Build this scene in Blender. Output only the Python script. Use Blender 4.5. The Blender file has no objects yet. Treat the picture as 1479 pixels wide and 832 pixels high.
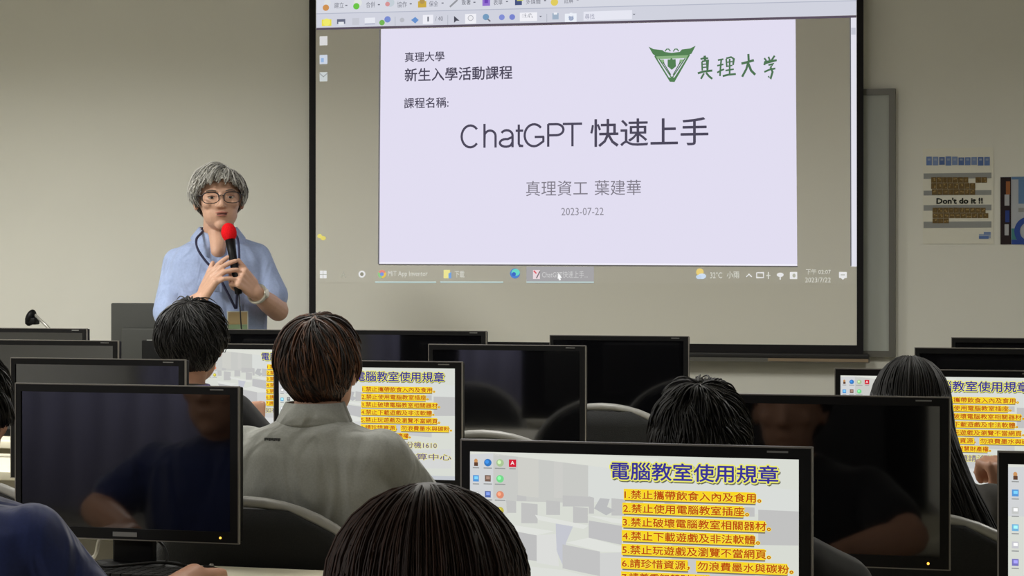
import bpy, bmesh, math, random
from mathutils import Vector, Matrix

# ------------------------------------------------------------------ camera
F = 3000.0                       # focal length in pixels of the 1479 px frame
TH = math.atan(.279)             # camera turned left of the front wall's normal
CAMZ = 1.33
HOR = 388.0
sc = bpy.context.scene
COL = sc.collection
FW = Vector((-math.sin(TH), math.cos(TH), 0)); RT = Vector((math.cos(TH), math.sin(TH), 0))
cam_d = bpy.data.cameras.new('camera'); cam = bpy.data.objects.new('camera', cam_d)
COL.objects.link(cam); sc.camera = cam
cam.location = (0, 0, CAMZ); cam.rotation_euler = (math.pi/2, 0, TH)
cam_d.sensor_width = 36; cam_d.lens = F/1479*36; cam_d.shift_y = -(416-HOR)/1479
cam_d.clip_start = .05

# ------------------------------------------------------------------ world, lights, exposure
w = bpy.data.worlds.new('world'); sc.world = w; w.use_nodes = True
w.node_tree.nodes['Background'].inputs[0].default_value = (.9, .95, 1, 1)
w.node_tree.nodes['Background'].inputs[1].default_value = .02
sc.view_settings.view_transform = 'Standard'; sc.view_settings.look = 'None'
sc.view_settings.exposure = 0; sc.view_settings.gamma = 1; sc.view_settings.use_curve_mapping = False
LAMPS = [(-4.5, 5.6, 98), (-3.9, 2.6, 28), (-3.5, -0.7, 140), (1.2, -0.6, 6), (-2.0, 3.6, 6), (-1.7, 5.4, 28), (1.0, 5.4, 34)]  # the strong rear-left light is added to brighten the dark monitor reflection
for x, y, e in LAMPS:
    ld = bpy.data.lights.new('ceiling_tube_light', 'AREA'); ld.shape = 'RECTANGLE'; ld.size = .56; ld.size_y = 1.16
    ld.energy = e; ld.color = (1, .99, .955); ld.spread = 2.72
    lo = bpy.data.objects.new('ceiling_tube_light', ld); COL.objects.link(lo); lo.location = (x, y, 2.835)

def X_at(px, Y): return Y*math.tan(math.atan((px-739.5)/F)-TH)
def on_y(px, py, Y):
    """where the view ray through a photo pixel meets the upright plane y = Y"""
    u = (px-739.5)/F; v = (HOR-py)/F
    d = FW+RT*u; t = Y/d.y
    return Vector((d.x*t, Y, CAMZ+v*t))
def rect(l, t, r, b, Y):
    cx, cy = (l+r)/2, (t+b)/2
    return on_y(l, cy, Y).x, on_y(r, cy, Y).x, on_y(cx, b, Y).z, on_y(cx, t, Y).z

# ------------------------------------------------------------------ materials
MATS = {}
def lin(c):
    return tuple(((v/255)/12.92 if v/255 <= .04045 else ((v/255+.055)/1.055)**2.4) for v in c)
def mat(name, col, rough=.6, spec=.5, metal=0, noise=0, nscale=60, bump=0, coat=0, sheen=0, alpha=None, trans=0, fold=0):
    if name in MATS: return MATS[name]
    m = bpy.data.materials.new(name); m.use_nodes = True; nt = m.node_tree
    b = nt.nodes['Principled BSDF']; c = lin(col)+(1,)
    b.inputs['Base Color'].default_value = c; b.inputs['Roughness'].default_value = rough
    b.inputs['Specular IOR Level'].default_value = spec; b.inputs['Metallic'].default_value = metal
    b.inputs['Coat Weight'].default_value = coat; b.inputs['Sheen Weight'].default_value = sheen
    b.inputs['Transmission Weight'].default_value = trans
    if noise or bump:
        tc = nt.nodes.new('ShaderNodeTexCoord'); n = nt.nodes.new('ShaderNodeTexNoise')
        n.inputs['Scale'].default_value = nscale; n.inputs['Detail'].default_value = 4
        nt.links.new(tc.outputs['Object'], n.inputs['Vector'])
        if noise:
            r = nt.nodes.new('ShaderNodeValToRGB')
            r.color_ramp.elements[0].position = .3; r.color_ramp.elements[1].position = .7
            r.color_ramp.elements[0].color = tuple(v*(1-noise) for v in c[:3])+(1,)
            r.color_ramp.elements[1].color = tuple(min(1, v*(1+noise)) for v in c[:3])+(1,)
            nt.links.new(n.outputs['Fac'], r.inputs['Fac']); nt.links.new(r.outputs['Color'], b.inputs['Base Color'])
        if fold:
            n2 = nt.nodes.new('ShaderNodeTexNoise'); n2.inputs['Scale'].default_value = 7; n2.inputs['Detail'].default_value = 1.5; n2.inputs['Distortion'].default_value = 1.2
            mp = nt.nodes.new('ShaderNodeMapping'); mp.inputs['Scale'].default_value = (1.5, 1.5, .6); mp.inputs['Rotation'].default_value = (0, .5, 0)
            nt.links.new(tc.outputs['Object'], mp.inputs['Vector']); nt.links.new(mp.outputs['Vector'], n2.inputs['Vector'])
            bp = nt.nodes.new('ShaderNodeBump'); bp.inputs['Strength'].default_value = fold; bp.inputs['Distance'].default_value = .05
            nt.links.new(n2.outputs['Fac'], bp.inputs['Height']); nt.links.new(bp.outputs['Normal'], b.inputs['Normal'])
        elif bump:
            bp = nt.nodes.new('ShaderNodeBump'); bp.inputs['Strength'].default_value = bump; bp.inputs['Distance'].default_value = .003
            nt.links.new(n.outputs['Fac'], bp.inputs['Height']); nt.links.new(bp.outputs['Normal'], b.inputs['Normal'])
    MATS[name] = m
    return m
def glow(name, col, s=1.0):
    if name in MATS: return MATS[name]
    m = bpy.data.materials.new(name); m.use_nodes = True; nt = m.node_tree; nt.nodes.clear()
    e = nt.nodes.new('ShaderNodeEmission'); o = nt.nodes.new('ShaderNodeOutputMaterial')
    e.inputs[0].default_value = lin(col)+(1,); e.inputs[1].default_value = s
    nt.links.new(e.outputs[0], o.inputs[0]); MATS[name] = m
    return m
def gl(r, g, b): return glow('light_%d_%d_%d' % (r, g, b), (r, g, b))

# ------------------------------------------------------------------ mesh builder
class MB:
    def __init__(s): s.v = []; s.f = []; s.mi = []; s.mats = []; s.sm = []
    def m(s, mt):
        if mt not in s.mats: s.mats.append(mt)
        return s.mats.index(mt)
    def add(s, vs, fs, mt, smooth=False):
        o = len(s.v); k = s.m(mt)
        s.v += [tuple(v) for v in vs]
        for f in fs: s.f.append(tuple(i+o for i in f)); s.mi.append(k); s.sm.append(smooth)
    def box(s, x0, x1, y0, y1, z0, z1, mt, bev=0):
        if bev > 0:
            bm = bmesh.new(); bmesh.ops.create_cube(bm, size=1)
            for v in bm.verts: v.co = Vector(((x0+x1)/2+v.co.x*(x1-x0), (y0+y1)/2+v.co.y*(y1-y0), (z0+z1)/2+v.co.z*(z1-z0)))
            bmesh.ops.bevel(bm, geom=bm.edges[:], offset=bev, segments=3, profile=.5, affect='EDGES')
            s.bm(bm, mt, True); return
        s.add([(x, y, z) for z in (z0, z1) for y in (y0, y1) for x in (x0, x1)],
              [(0, 2, 3, 1), (4, 5, 7, 6), (0, 1, 5, 4), (2, 6, 7, 3), (0, 4, 6, 2), (1, 3, 7, 5)], mt)
    def bm(s, bm, mt, smooth=False):
        bm.verts.index_update()
        s.add([v.co[:] for v in bm.verts], [[v.index for v in f.verts] for f in bm.faces], mt, smooth); bm.free()
    def tube(s, pts, r, mt, n=10, closed=False, caps=True):
        pts = [Vector(p) for p in pts]; N = len(pts)
        rs = r if isinstance(r, (list, tuple)) else [r]*N
        vs = []; up = None
        for i, p in enumerate(pts):
            a = pts[i-1] if (i or closed) else p
            b = pts[(i+1) % N] if (i < N-1 or closed) else p
            t = (b-a).normalized() if (b-a).length > 1e-9 else Vector((0, 0, 1))
            if up is None: up = t.orthogonal().normalized()
            up = (up-t*up.dot(t)); up = up.normalized() if up.length > 1e-6 else t.orthogonal().normalized()
            q = t.cross(up)
            for k in range(n):
                an = 2*math.pi*k/n
                vs.append(p+(up*math.cos(an)+q*math.sin(an))*rs[i])
        fs = []
        for i in range(N if closed else N-1):
            j = (i+1) % N
            for k in range(n):
                k2 = (k+1) % n
                fs.append((i*n+k, i*n+k2, j*n+k2, j*n+k))
        if not closed and caps:
            fs.append(tuple(range(n-1, -1, -1))); fs.append(tuple((N-1)*n+k for k in range(n)))
        s.add(vs, fs, mt, True)
    def lathe(s, prof, mt, o=(0, 0, 0), axis='Z', n=20):
        vs = []; fs = []
        for r, z in prof:
            for k in range(n):
                a = 2*math.pi*k/n; x, y = r*math.cos(a), r*math.sin(a)
                p = (x, y, z) if axis == 'Z' else ((x, z, y) if axis == 'Y' else (z, x, y))
                vs.append((p[0]+o[0], p[1]+o[1], p[2]+o[2]))
        for i in range(len(prof)-1):
            for k in range(n):
                k2 = (k+1) % n
                q = (i*n+k, i*n+k2, (i+1)*n+k2, (i+1)*n+k)
                fs.append(q if axis != 'Y' else q[::-1])
        e = [tuple(range(n-1, -1, -1)), tuple((len(prof)-1)*n+k for k in range(n))]
        fs += e if axis != 'Y' else [f[::-1] for f in e]
        s.add(vs, fs, mt, True)
    def ell(s, c, r, mt, seg=16, rings=10, rot=None):
        bm = bmesh.new(); bmesh.ops.create_uvsphere(bm, u_segments=seg, v_segments=rings, radius=1)
        R = rot or Matrix.Identity(3)
        for v in bm.verts: v.co = Vector(c)+R @ Vector((v.co.x*r[0], v.co.y*r[1], v.co.z*r[2]))
        s.bm(bm, mt, True)
    def loft(s, rings, mt, n=20, p=2.0):
        """rings: (cx, cy, z, rx, ry) stacked along z; superellipse sections"""
        vs = []; fs = []
        for cx, cy, z, rx, ry in rings:
            for k in range(n):
                a = 2*math.pi*k/n; c, d = math.cos(a), math.sin(a)
                vs.append((cx+rx*math.copysign(abs(c)**(2/p), c), cy+ry*math.copysign(abs(d)**(2/p), d), z))
        for i in range(len(rings)-1):
            for k in range(n):
                k2 = (k+1) % n; fs.append((i*n+k, i*n+k2, (i+1)*n+k2, (i+1)*n+k))
        fs.append(tuple(range(n-1, -1, -1))); fs.append(tuple((len(rings)-1)*n+k for k in range(n)))
        s.add(vs, fs, mt, True)
    def cap(s, a, ra, b, rb, mt=None, n=14):
        """tapered capsule"""
        a, b = Vector(a), Vector(b); t = (b-a); L = t.length; t = t/L if L > 1e-9 else Vector((0, 0, 1))
        pts = []; rr = []
        for k in range(5):
            an = math.pi/2*(k+.25)/5.25; pts.append(a-t*ra*math.cos(an)); rr.append(ra*math.sin(an))
        pts += [a+(b-a)*q for q in (0, .5, 1)]; rr += [ra, (ra+rb)/2, rb]
        for k in range(4, -1, -1):
            an = math.pi/2*(k+.25)/5.25; pts.append(b+t*rb*math.cos(an)); rr.append(rb*math.sin(an))
        s.tube(pts, rr, mt, n)
    def mesh(s, name):
        me = bpy.data.meshes.new(name); me.from_pydata(s.v, [], s.f)
        for m in s.mats:
            if m is not None: me.materials.append(m)
        me.polygons.foreach_set('material_index', s.mi if s.mats and s.mats[0] is not None else [0]*len(s.f))
        me.polygons.foreach_set('use_smooth', s.sm); me.update()
        return me
    def build(s, name, parent=None):
        return put(name, s.mesh(name), parent)

def put(name, data, parent=None):
    o = bpy.data.objects.new(name, data); COL.objects.link(o)
    if parent is not None: o.parent = parent
    return o
def tag(o, label=None, cat=None, group=None, kind=None):
    if label: o['label'] = label
    if cat: o['category'] = cat
    if group: o['group'] = group
    if kind: o['kind'] = kind
    return o
def thing(name, label, cat, loc=(0, 0, 0), rz=0, group=None):
    o = put(name, None); o.location = loc; o.rotation_euler = (0, 0, rz); o.empty_display_size = .1
    return tag(o, label, cat, group)
def copy_tree(o, parent=None):
    c = o.copy(); COL.objects.link(c); c.parent = parent
    for ch in list(o.children): copy_tree(ch, c)
    return c
def remeshed(mb, voxel, smooth, mt, name, parent=None):
    """overlapping volumes fused into ONE continuous skin"""
    me = mb.mesh(name); o = bpy.data.objects.new('tmp', me); COL.objects.link(o)
    r = o.modifiers.new('r', 'REMESH'); r.mode = 'VOXEL'; r.voxel_size = voxel; r.use_smooth_shade = True
    if smooth:
        k = o.modifiers.new('s', 'SMOOTH'); k.iterations = smooth; k.factor = .5
    dg = bpy.context.evaluated_depsgraph_get(); dg.update()
    out = bpy.data.meshes.new_from_object(o.evaluated_get(dg)); out.name = name
    bpy.data.objects.remove(o); bpy.data.meshes.remove(me)
    out.materials.clear(); out.materials.append(mt)
    return put(name, out, parent) if name else out

_txt = {}
def text_mesh(body, res=2):
    """lettering as a flat mesh, bounding box normalised to 0..1 x 0..1"""
    if body in _txt: return _txt[body]
    c = bpy.data.curves.new('t', 'FONT'); c.body = body; c.resolution_u = res; c.fill_mode = 'FRONT'
    ob = bpy.data.objects.new('t', c); COL.objects.link(ob)
    dg = bpy.context.evaluated_depsgraph_get(); dg.update()
    m = bpy.data.meshes.new_from_object(ob.evaluated_get(dg))
    vs = [v.co.copy() for v in m.vertices]; fs = [tuple(p.vertices) for p in m.polygons]
    bpy.data.objects.remove(ob); bpy.data.curves.remove(c); bpy.data.meshes.remove(m)
    x0 = min(v.x for v in vs); x1 = max(v.x for v in vs); y0 = min(v.y for v in vs); y1 = max(v.y for v in vs)
    _txt[body] = ([((v.x-x0)/(x1-x0), (v.y-y0)/(y1-y0)) for v in vs], fs)
    return _txt[body]
def add_text(mb, body, x0, x1, z0, z1, y, mt, off=0.0):
    """off: how far the strokes are fattened, in text heights"""
    vs, fs = text_mesh(body); h = (z1-z0)*off
    ring = [(0, 0)] if off == 0 else [(math.cos(k*math.pi/(2 if off < .03 else 4))*h, math.sin(k*math.pi/(2 if off < .03 else 4))*h) for k in range(4 if off < .03 else 8)]
    for k, (dx, dz) in enumerate(ring):
        mb.add([(x0+u*(x1-x0)+dx, y-.00002*k, z0+v*(z1-z0)+dz) for u, v in vs], fs, mt)
def quad(mb, x0, x1, z0, z1, y, mt): mb.add([(x0, y, z0), (x1, y, z0), (x1, y, z1), (x0, y, z1)], [(0, 1, 2, 3)], mt)
def disc(mb, cx, cz, rx, rz, y, mt, n=16, a0=0, a1=2*math.pi):
    full = a1-a0 > 6.28
    pts = [(cx+rx*math.cos(a0+(a1-a0)*k/n), y, cz+rz*math.sin(a0+(a1-a0)*k/n)) for k in range(n+(0 if full else 1))]
    if not full: pts.append((cx, y, cz))
    mb.add(pts, [tuple(range(len(pts)))], mt)
def stroke(mb, pts, wd, y, mt):
    """flat polyline of constant width in the xz plane"""
    P = [Vector((p[0], p[1])) for p in pts]; vs = []
    P = [p for i, p in enumerate(P) if i == 0 or (p-P[i-1]).length > 1e-6]
    for i, p in enumerate(P):
        a = P[max(0, i-1)]; b = P[min(len(P)-1, i+1)]; t = (b-a).normalized(); nn = Vector((-t.y, t.x))*wd/2
        k = 1
        if 0 < i < len(P)-1:
            t1 = (P[i]-P[i-1]).normalized(); c = abs(Vector((-t1.y, t1.x)).dot(nn.normalized())); k = 1/max(c, .5)
        vs += [p+nn*k, p-nn*k]
    mb.add([(v.x, y, v.y) for v in vs], [(2*i+1, 2*i+3, 2*i+2, 2*i) for i in range(len(P)-1)], mt)

# ------------------------------------------------------------------ materials in use
M_wall = mat('painted_plaster', (223, 222, 212), .85, .3, noise=.012, nscale=3, bump=.12)
M_floor = mat('floor_vinyl', (120, 116, 104), .45, .4, noise=.08, nscale=8)
M_ceil = mat('ceiling_board', (205, 203, 194), .9, .2)
M_black = mat('black_plastic', (8, 8, 9), .5, .18)
M_back = mat('black_textured_plastic', (34, 34, 34), .6, .35, bump=.2, nscale=400)
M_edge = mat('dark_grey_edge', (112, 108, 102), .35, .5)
M_off = mat('dark_glass', (6, 6, 8), .06, 1.0, coat=.35)
M_desk = mat('beige_laminate', (214, 208, 186), .45, .4, noise=.04, nscale=14)
M_dedge = mat('desk_edge_band', (150, 146, 132), .5, .4)
M_metal = mat('grey_metal', (120, 120, 118), .35, .5, metal=.8)
M_chair = mat('black_chair_fabric', (20, 21, 21), .8, .3, sheen=.2, noise=.2, nscale=300, bump=.3)
M_rim = mat('grey_chair_rim', (140, 139, 135), .4, .5)
M_cable_b = mat('black_cable', (18, 18, 18), .5, .4)
M_cable_w = mat('white_cable', (190, 188, 180), .5, .4)

# ------------------------------------------------------------------ the room
YW = 8.4; XL, XR, YB, ZC = -5.9, 3.4, -2.6, 2.9
b = MB(); b.box(XL, XR, YB, YW, -.1, 0, M_floor); tag(b.build('floor'), kind='structure')
b = MB(); b.box(XL, XR, YB, YW, ZC, ZC+.1, M_ceil); tag(b.build('ceiling'), kind='structure')
b = MB(); b.box(XL-.1, XR+.1, YW, YW+.12, 0, ZC, M_wall); tag(b.build('wall_front'), kind='structure')
b = MB(); b.box(XL-.1, XR+.1, YB-.12, YB, 0, ZC, M_wall); tag(b.build('wall_back'), kind='structure')
b = MB(); b.box(XL-.12, XL, YB, YW, 0, ZC, M_wall); tag(b.build('wall_left'), kind='structure')
b = MB(); b.box(XR, XR+.12, YB, YW, 0, ZC, M_wall); tag(b.build('wall_right'), kind='structure')
b = MB(); b.box(XL, XR, YW-.015, YW, 0, .09, M_dedge); tag(b.build('baseboard_front'), kind='structure')

M_tube = glow('lamp_diffuser', (255, 250, 232), 3.0)
for i, (x, y, e) in enumerate(LAMPS):
    t = thing('ceiling_light', ['recessed ceiling light nearest the front left corner', 'recessed ceiling light along the left wall midway back',
              'added ceiling light at the rear left, brightening the reflection in the dark monitor', 'recessed ceiling light at the rear right of the room', 'recessed ceiling light over the middle desks', 'recessed ceiling light in front of the projection screen', 'recessed ceiling light at the front right of the room'][i],
              'ceiling light', (x, y, ZC), 0, 'recessed ceiling lights')
    b = MB()
    for q in ((-.31, -.285, -.6, .6), (.285, .31, -.6, .6), (-.285, .285, -.6, -.585), (-.285, .285, .585, .6)):
        b.box(q[0], q[1], q[2], q[3], -.05, 0, M_metal)
    b.build('frame', t)
    b = MB(); b.box(-.285, .285, -.585, .585, -.045, -.03, M_tube); b.build('diffuser', t)

t = thing('added_curtain', 'unseen blue-grey cloth added at the rear wall to tint the reflection in the dark monitor', 'added_curtain', (-3.9, YB+.09, 0))  # unseen cloth, added to give the dark monitor a bluish reflection
M_cur = mat('blue_grey_reflection_cloth', (182, 182, 222), .9, .2)
vs = []; fs = []; n_ = 160
for k in range(n_+1):
    x = -1.9+3.8*k/n_; y = .035*math.sin(k*.8)
    vs += [(x, y, .05), (x, y, 2.6)]
for k in range(n_): fs.append((2*k, 2*k+1, 2*k+3, 2*k+2))
b = MB(); b.add(vs, fs, M_cur, True); o = b.build('cloth', t); md = o.modifiers.new('s', 'SOLIDIFY'); md.thickness = .004
b = MB(); b.tube([(-2, 0, 2.63), (2, 0, 2.63)], .014, M_metal, 10); b.build('rail', t)

# ------------------------------------------------------------------ whiteboard behind the screen
YS = 8.33                      # plane of the projection screen
M_wb = mat('whiteboard_enamel', (168, 172, 164), .3, .5)
M_alu = mat('aluminium_frame', (108, 107, 100), .4, .5, metal=.5)
ywb = YW-.03
xr = on_y(1293, 300, ywb).x; zt = on_y(1270, 128, ywb).z; zb = on_y(1270, 516, ywb).z; xl = xr-2.45
t = thing('whiteboard', 'wide whiteboard with thin grey frame mostly hidden behind the projection screen', 'whiteboard', ((xl+xr)/2, YW, zb))
hw = (xr-xl)/2; hh = zt-zb
b = MB(); b.box(-hw+.02, hw-.02, -.022, 0, .02, hh-.02, M_wb); b.build('board', t)
for nm, q in (('top_rail', (-hw, hw, hh-.025, hh)), ('bottom_rail', (-hw, hw, 0, .025)), ('side_rail', (-hw, -hw+.025, .025, hh-.025)), ('side_rail', (hw-.025, hw, .025, hh-.025))):
    b = MB(); b.box(q[0], q[1], -.03, 0, q[2], q[3], M_alu); b.build(nm, t)
b = MB(); b.box(-hw+.3, hw-.1, -.085, -.03, -.022, -.006, M_alu); b.box(hw-.5, hw-.1, -.088, -.083, -.018, -.006, mat('wood_lip', (138, 120, 96), .6)); b.build('pen_tray', t)

# ------------------------------------------------------------------ projection screen and the projected picture
M_fab = mat('screen_fabric', (226, 224, 212), .9, .2)
def lit_fabric():
    m = M_fab.copy(); m.name = 'screen_fabric_in_projector_light'
    p = m.node_tree.nodes['Principled BSDF']; p.inputs['Emission Color'].default_value = (.9, .9, 1, 1); p.inputs['Emission Strength'].default_value = .012
    return m
M_fab_lit = lit_fabric()
M_blk = mat('screen_black_border', (12, 9, 12), .7, .3)
M_bar = mat('screen_bar', (30, 29, 28), .45, .4)
x0, x1 = on_y(446.5, 250, YS).x, on_y(1247, 250, YS).x
zbot = on_y(1100, 512, YS).z; ztop = 2.76
xi0, xi1 = on_y(456, 250, YS).x, on_y(1237.5, 250, YS).x; zi = on_y(1100, 497.5, YS).z
scr = thing('projection_screen', 'large pull-down projection screen with black border showing a title slide', 'projection screen', ((x0+x1)/2, YS, 0))
sx = -(x0+x1)/2
b = MB(); b.box(xi0+sx, xi1+sx, 0, .004, zi, ztop, M_fab); fab = b.build('fabric', scr)
for nm, q in (('border', (x0, xi0, zbot, ztop)), ('border', (xi1, x1, zbot, ztop)), ('border', (xi0, xi1, zbot, zi))):
    b = MB(); b.box(q[0]+sx, q[1]+sx, -.0005, .0045, q[2], q[3], M_blk); b.build(nm, scr)
zb2 = on_y(1100, 518.5, YS).z
b = MB(); b.box(x0+sx-.02, x1+sx+.022, -.012, .02, zb2, zbot+.006, M_bar, .004); b.build('bottom_bar', scr)
b = MB(); b.box(x0+sx-.06, x1+sx+.06, -.06, .07, ztop-.02, ZC-.01, M_wb, .01); b.build('roller_case', scr)

pic = MB()
def R_(l, t, r, bb, mt, lay=3, mb=None):
    a = rect(l, t, r, bb, YS); quad(mb or pic, a[0]+sx, a[1]+sx, a[2], a[3], -.0008*lay, mt)
def T_(body, l, t, r, bb, mt, lay=3, mb=None, off=0.0):
    a = rect(l, t, r, bb, YS); add_text(mb or pic, body, a[0]+sx, a[1]+sx, a[2], a[3], -.0008*lay, mt, off)
def D_(cx, cy, rx, ry, mt, lay=3, a0=0, a1=2*math.pi):
    a = rect(cx-rx, cy-ry, cx+rx, cy+ry, YS); disc(pic, (a[0]+a[1])/2+sx, (a[2]+a[3])/2, (a[1]-a[0])/2, (a[3]-a[2])/2, -.0008*lay, mt, 16, a0, a1)
def L_(pts, wd, mt, lay=3, mb=None):
    s = on_y(900, 200, YS); u = abs(on_y(901, 200, YS).x-s.x)
    P = [on_y(p[0], p[1], YS) for p in pts]
    stroke(mb or pic, [(p.x+sx, p.z) for p in P], wd*u, -.0008*lay, mt)
def G_(pts, mt, lay=3):
    P = [on_y(p[0], p[1], YS) for p in pts]
    pic.add([(p.x+sx, -.0008*lay, p.z) for p in P], [tuple(range(len(P)-1, -1, -1))], mt)

def ysl(x, y): return y+(x-850)*(y-388)/10740          # follow the receding horizontals
# grey desktop area of the viewer window (projector light on fabric)
G_([(456.5, -30), (1237, -30), (1237, 410), (456.5, 408)], M_fab_lit, 1)
tool_lo = [(458, 41), (1229, 23.5)]
G_([(457, -30), (1237, -60), (1237, 22), (457, 41.5)], gl(208, 210, 222), 2)
G_([(457, -30), (1237, -60), (1237, 1), (457, 20)], gl(214, 216, 226), 2.4)
L_([(457, 20), (1237, 1)], 1.2, gl(180, 184, 200), 2.8)
L_([(457, 41.8), (1237, 24)], 3.0, gl(92, 82, 96), 3.6)
G_([(550.5, 42), (1149, 28), (1151.5, 384), (547.5, 381)], gl(226, 222, 241), 2)
G_([(547.8, 381), (1151.5, 384), (1151.5, 381.5), (547.8, 378.5)], gl(240, 238, 250), 2.4)
L_([(549, 43), (547, 381)], 2.2, gl(112, 110, 112), 2.8)
L_([(547, 382), (1152, 385)], 1.6, gl(100, 98, 96), 2.2)
G_([(1228.5, 24), (1237, 23.5), (1237.5, 385), (1229.5, 385)], gl(226, 226, 236), 2)
G_([(1229.5, 40), (1236, 40), (1236, 50), (1229.5, 50)], gl(196, 198, 210), 3)
L_([(1228.3, 24), (1229.2, 384)], 1.4, gl(92, 92, 100), 2.8)
pic.build('projected_window', scr)
# lettering of the slide
def sep(name, calls):
    global pic
    global part_name
    part_name = name; pic = MB(); calls(); flush()
def flush(name=None):
    global pic
    if pic.f: pic.build(name or part_name, scr)
    pic = MB()
c_dk = gl(78, 74, 92)
def f():
    T_('真理大學', 585, 75, 642, 89, c_dk, 3, None, .012); flush()
    T_('新生入學活動課程', 585, 97, 740, 116, c_dk, 3, None, .016); flush()
    T_('課程名稱:', 584, 141, 648, 156, c_dk, 3, None, .012)
sep('slide_heading_text', f)
def letter(ch, l, r):
    t, bs, xh = 177.0, 211.0, 185.0
    W = r-l; cx = (l+r)/2; k = 3.4; S = lambda p: L_([(x, ysl(x, y)) for x, y in p], k, c_dk)
    arc = lambda ax, ay, rx, ry, a0, a1, n=18: [(ax+rx*math.cos(math.radians(a0+(a1-a0)*i/n)), ay-ry*math.sin(math.radians(a0+(a1-a0)*i/n))) for i in range(n+1)]
    my = (t+bs)/2; ry = (bs-t)/2-1
    if ch == 'C': S(arc(cx, my, W/2-2, ry, 40, 320))
    if ch == 'G':
        S(arc(cx, my, W/2-2, ry, 42, 300)+[(r-2, my+9), (r-2, my+2)]); S([(r-1, my+2.5), (cx+1, my+2.5)])
    if ch == 'h':
        S([(l+2, t-1), (l+2, bs)]); S([(l+2, bs-9)]+arc(cx, xh+9, W/2-2, 8, 165, 0, 10)+[(r-2, bs)])
    if ch == 'a':
        S(arc(cx, xh+8.5, W/2-2.5, 7.5, 150, 0, 10)+[(r-2.5, bs)])
        S([(r-2.5, xh+11)]+arc(cx-1, bs-6.6, W/2-2.2, 5.6, 75, 330, 14)+[(r-2.5, bs-8)])
    if ch == 't':
        S([(cx-1, t+1), (cx-1, bs-5), (cx+.5, bs-2), (r, bs-1.6)]); S([(l, xh+2), (r, xh+2)])
    if ch == 'P':
        S([(l+2, bs), (l+2, t+1)]); S([(l+2, t+1.5), (cx+1, t+1.5)]+arc(cx+1, t+9.5, W/2-3, 8, 90, -90, 12)+[(l+2, t+17.5)])
    if ch == 'T':
        S([(l, t+1.5), (r, t+1.5)]); S([(cx, t+1.5), (cx, bs)])
def f():
    for ch, l, r in (('C', 665, 694), ('h', 698, 718), ('a', 721, 743), ('t', 745, 756), ('G', 756, 787), ('P', 790, 816), ('T', 813, 841)): letter(ch, l, r); flush()
    T_('快速上手', 853, 171, 1023, 211, c_dk, 3, None, .008)
sep('slide_title_text', f)
def f():
    c = gl(128, 124, 136)
    T_('真理資工', 760, 261, 849, 283, c); flush(); T_('葉建華', 859, 260, 926, 282, c); flush()
    T_('2023-07-22', 811, 300, 872, 311, gl(140, 137, 148))
sep('slide_name_text', f)
def f():
    g1, g2, g3 = gl(84, 128, 84), gl(140, 178, 132), gl(64, 96, 70)
    # swallow-tail roof of the triangular crest
    G_([(937, 67.5), (944, 71), (957, 72.5), (960, 75), (970, 76.5), (982, 75), (985, 71.5), (997, 70), (1005, 66), (999, 77.5), (994, 80), (947, 81), (943, 78)], g1)
    for x in (964.5, 976.5): L_([(x-4, 74.5), (x-1.5, 71), (x+1.5, 71), (x+4, 74)], 1.5, g1)
    G_([(946, 80.5), (996, 79), (994.5, 84), (948, 85.5)], g2, 3.4)
    L_([(946, 81), (968.5, 117.5), (973, 117.5), (996, 79)], 2.0, g1, 3.8)
    L_([(952, 85), (970.7, 113), (990, 84)], 1.6, g1, 3.8)
    L_([(946, 81), (996, 79)], 1.2, g1, 4)
    G_([(964.5, 86), (968, 86), (970, 83.5), (972, 86), (976, 85.5), (976.5, 96), (970.5, 101), (964.5, 96)], g1, 4)
    for x, m in ((956, 1), (985, -1)): G_([(x-3, 86), (x+3, 86), (x+m*4.5, 95)], g2, 3.6)
    G_([(966, 112), (975, 112), (973, 118), (968.5, 118)], g1, 4.2)
    L_([(958, 90), (969, 108)], 1.2, g3, 4.2); L_([(983, 89.5), (972.5, 108)], 1.2, g3, 4.2)
sep('crest_emblem', f)
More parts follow.
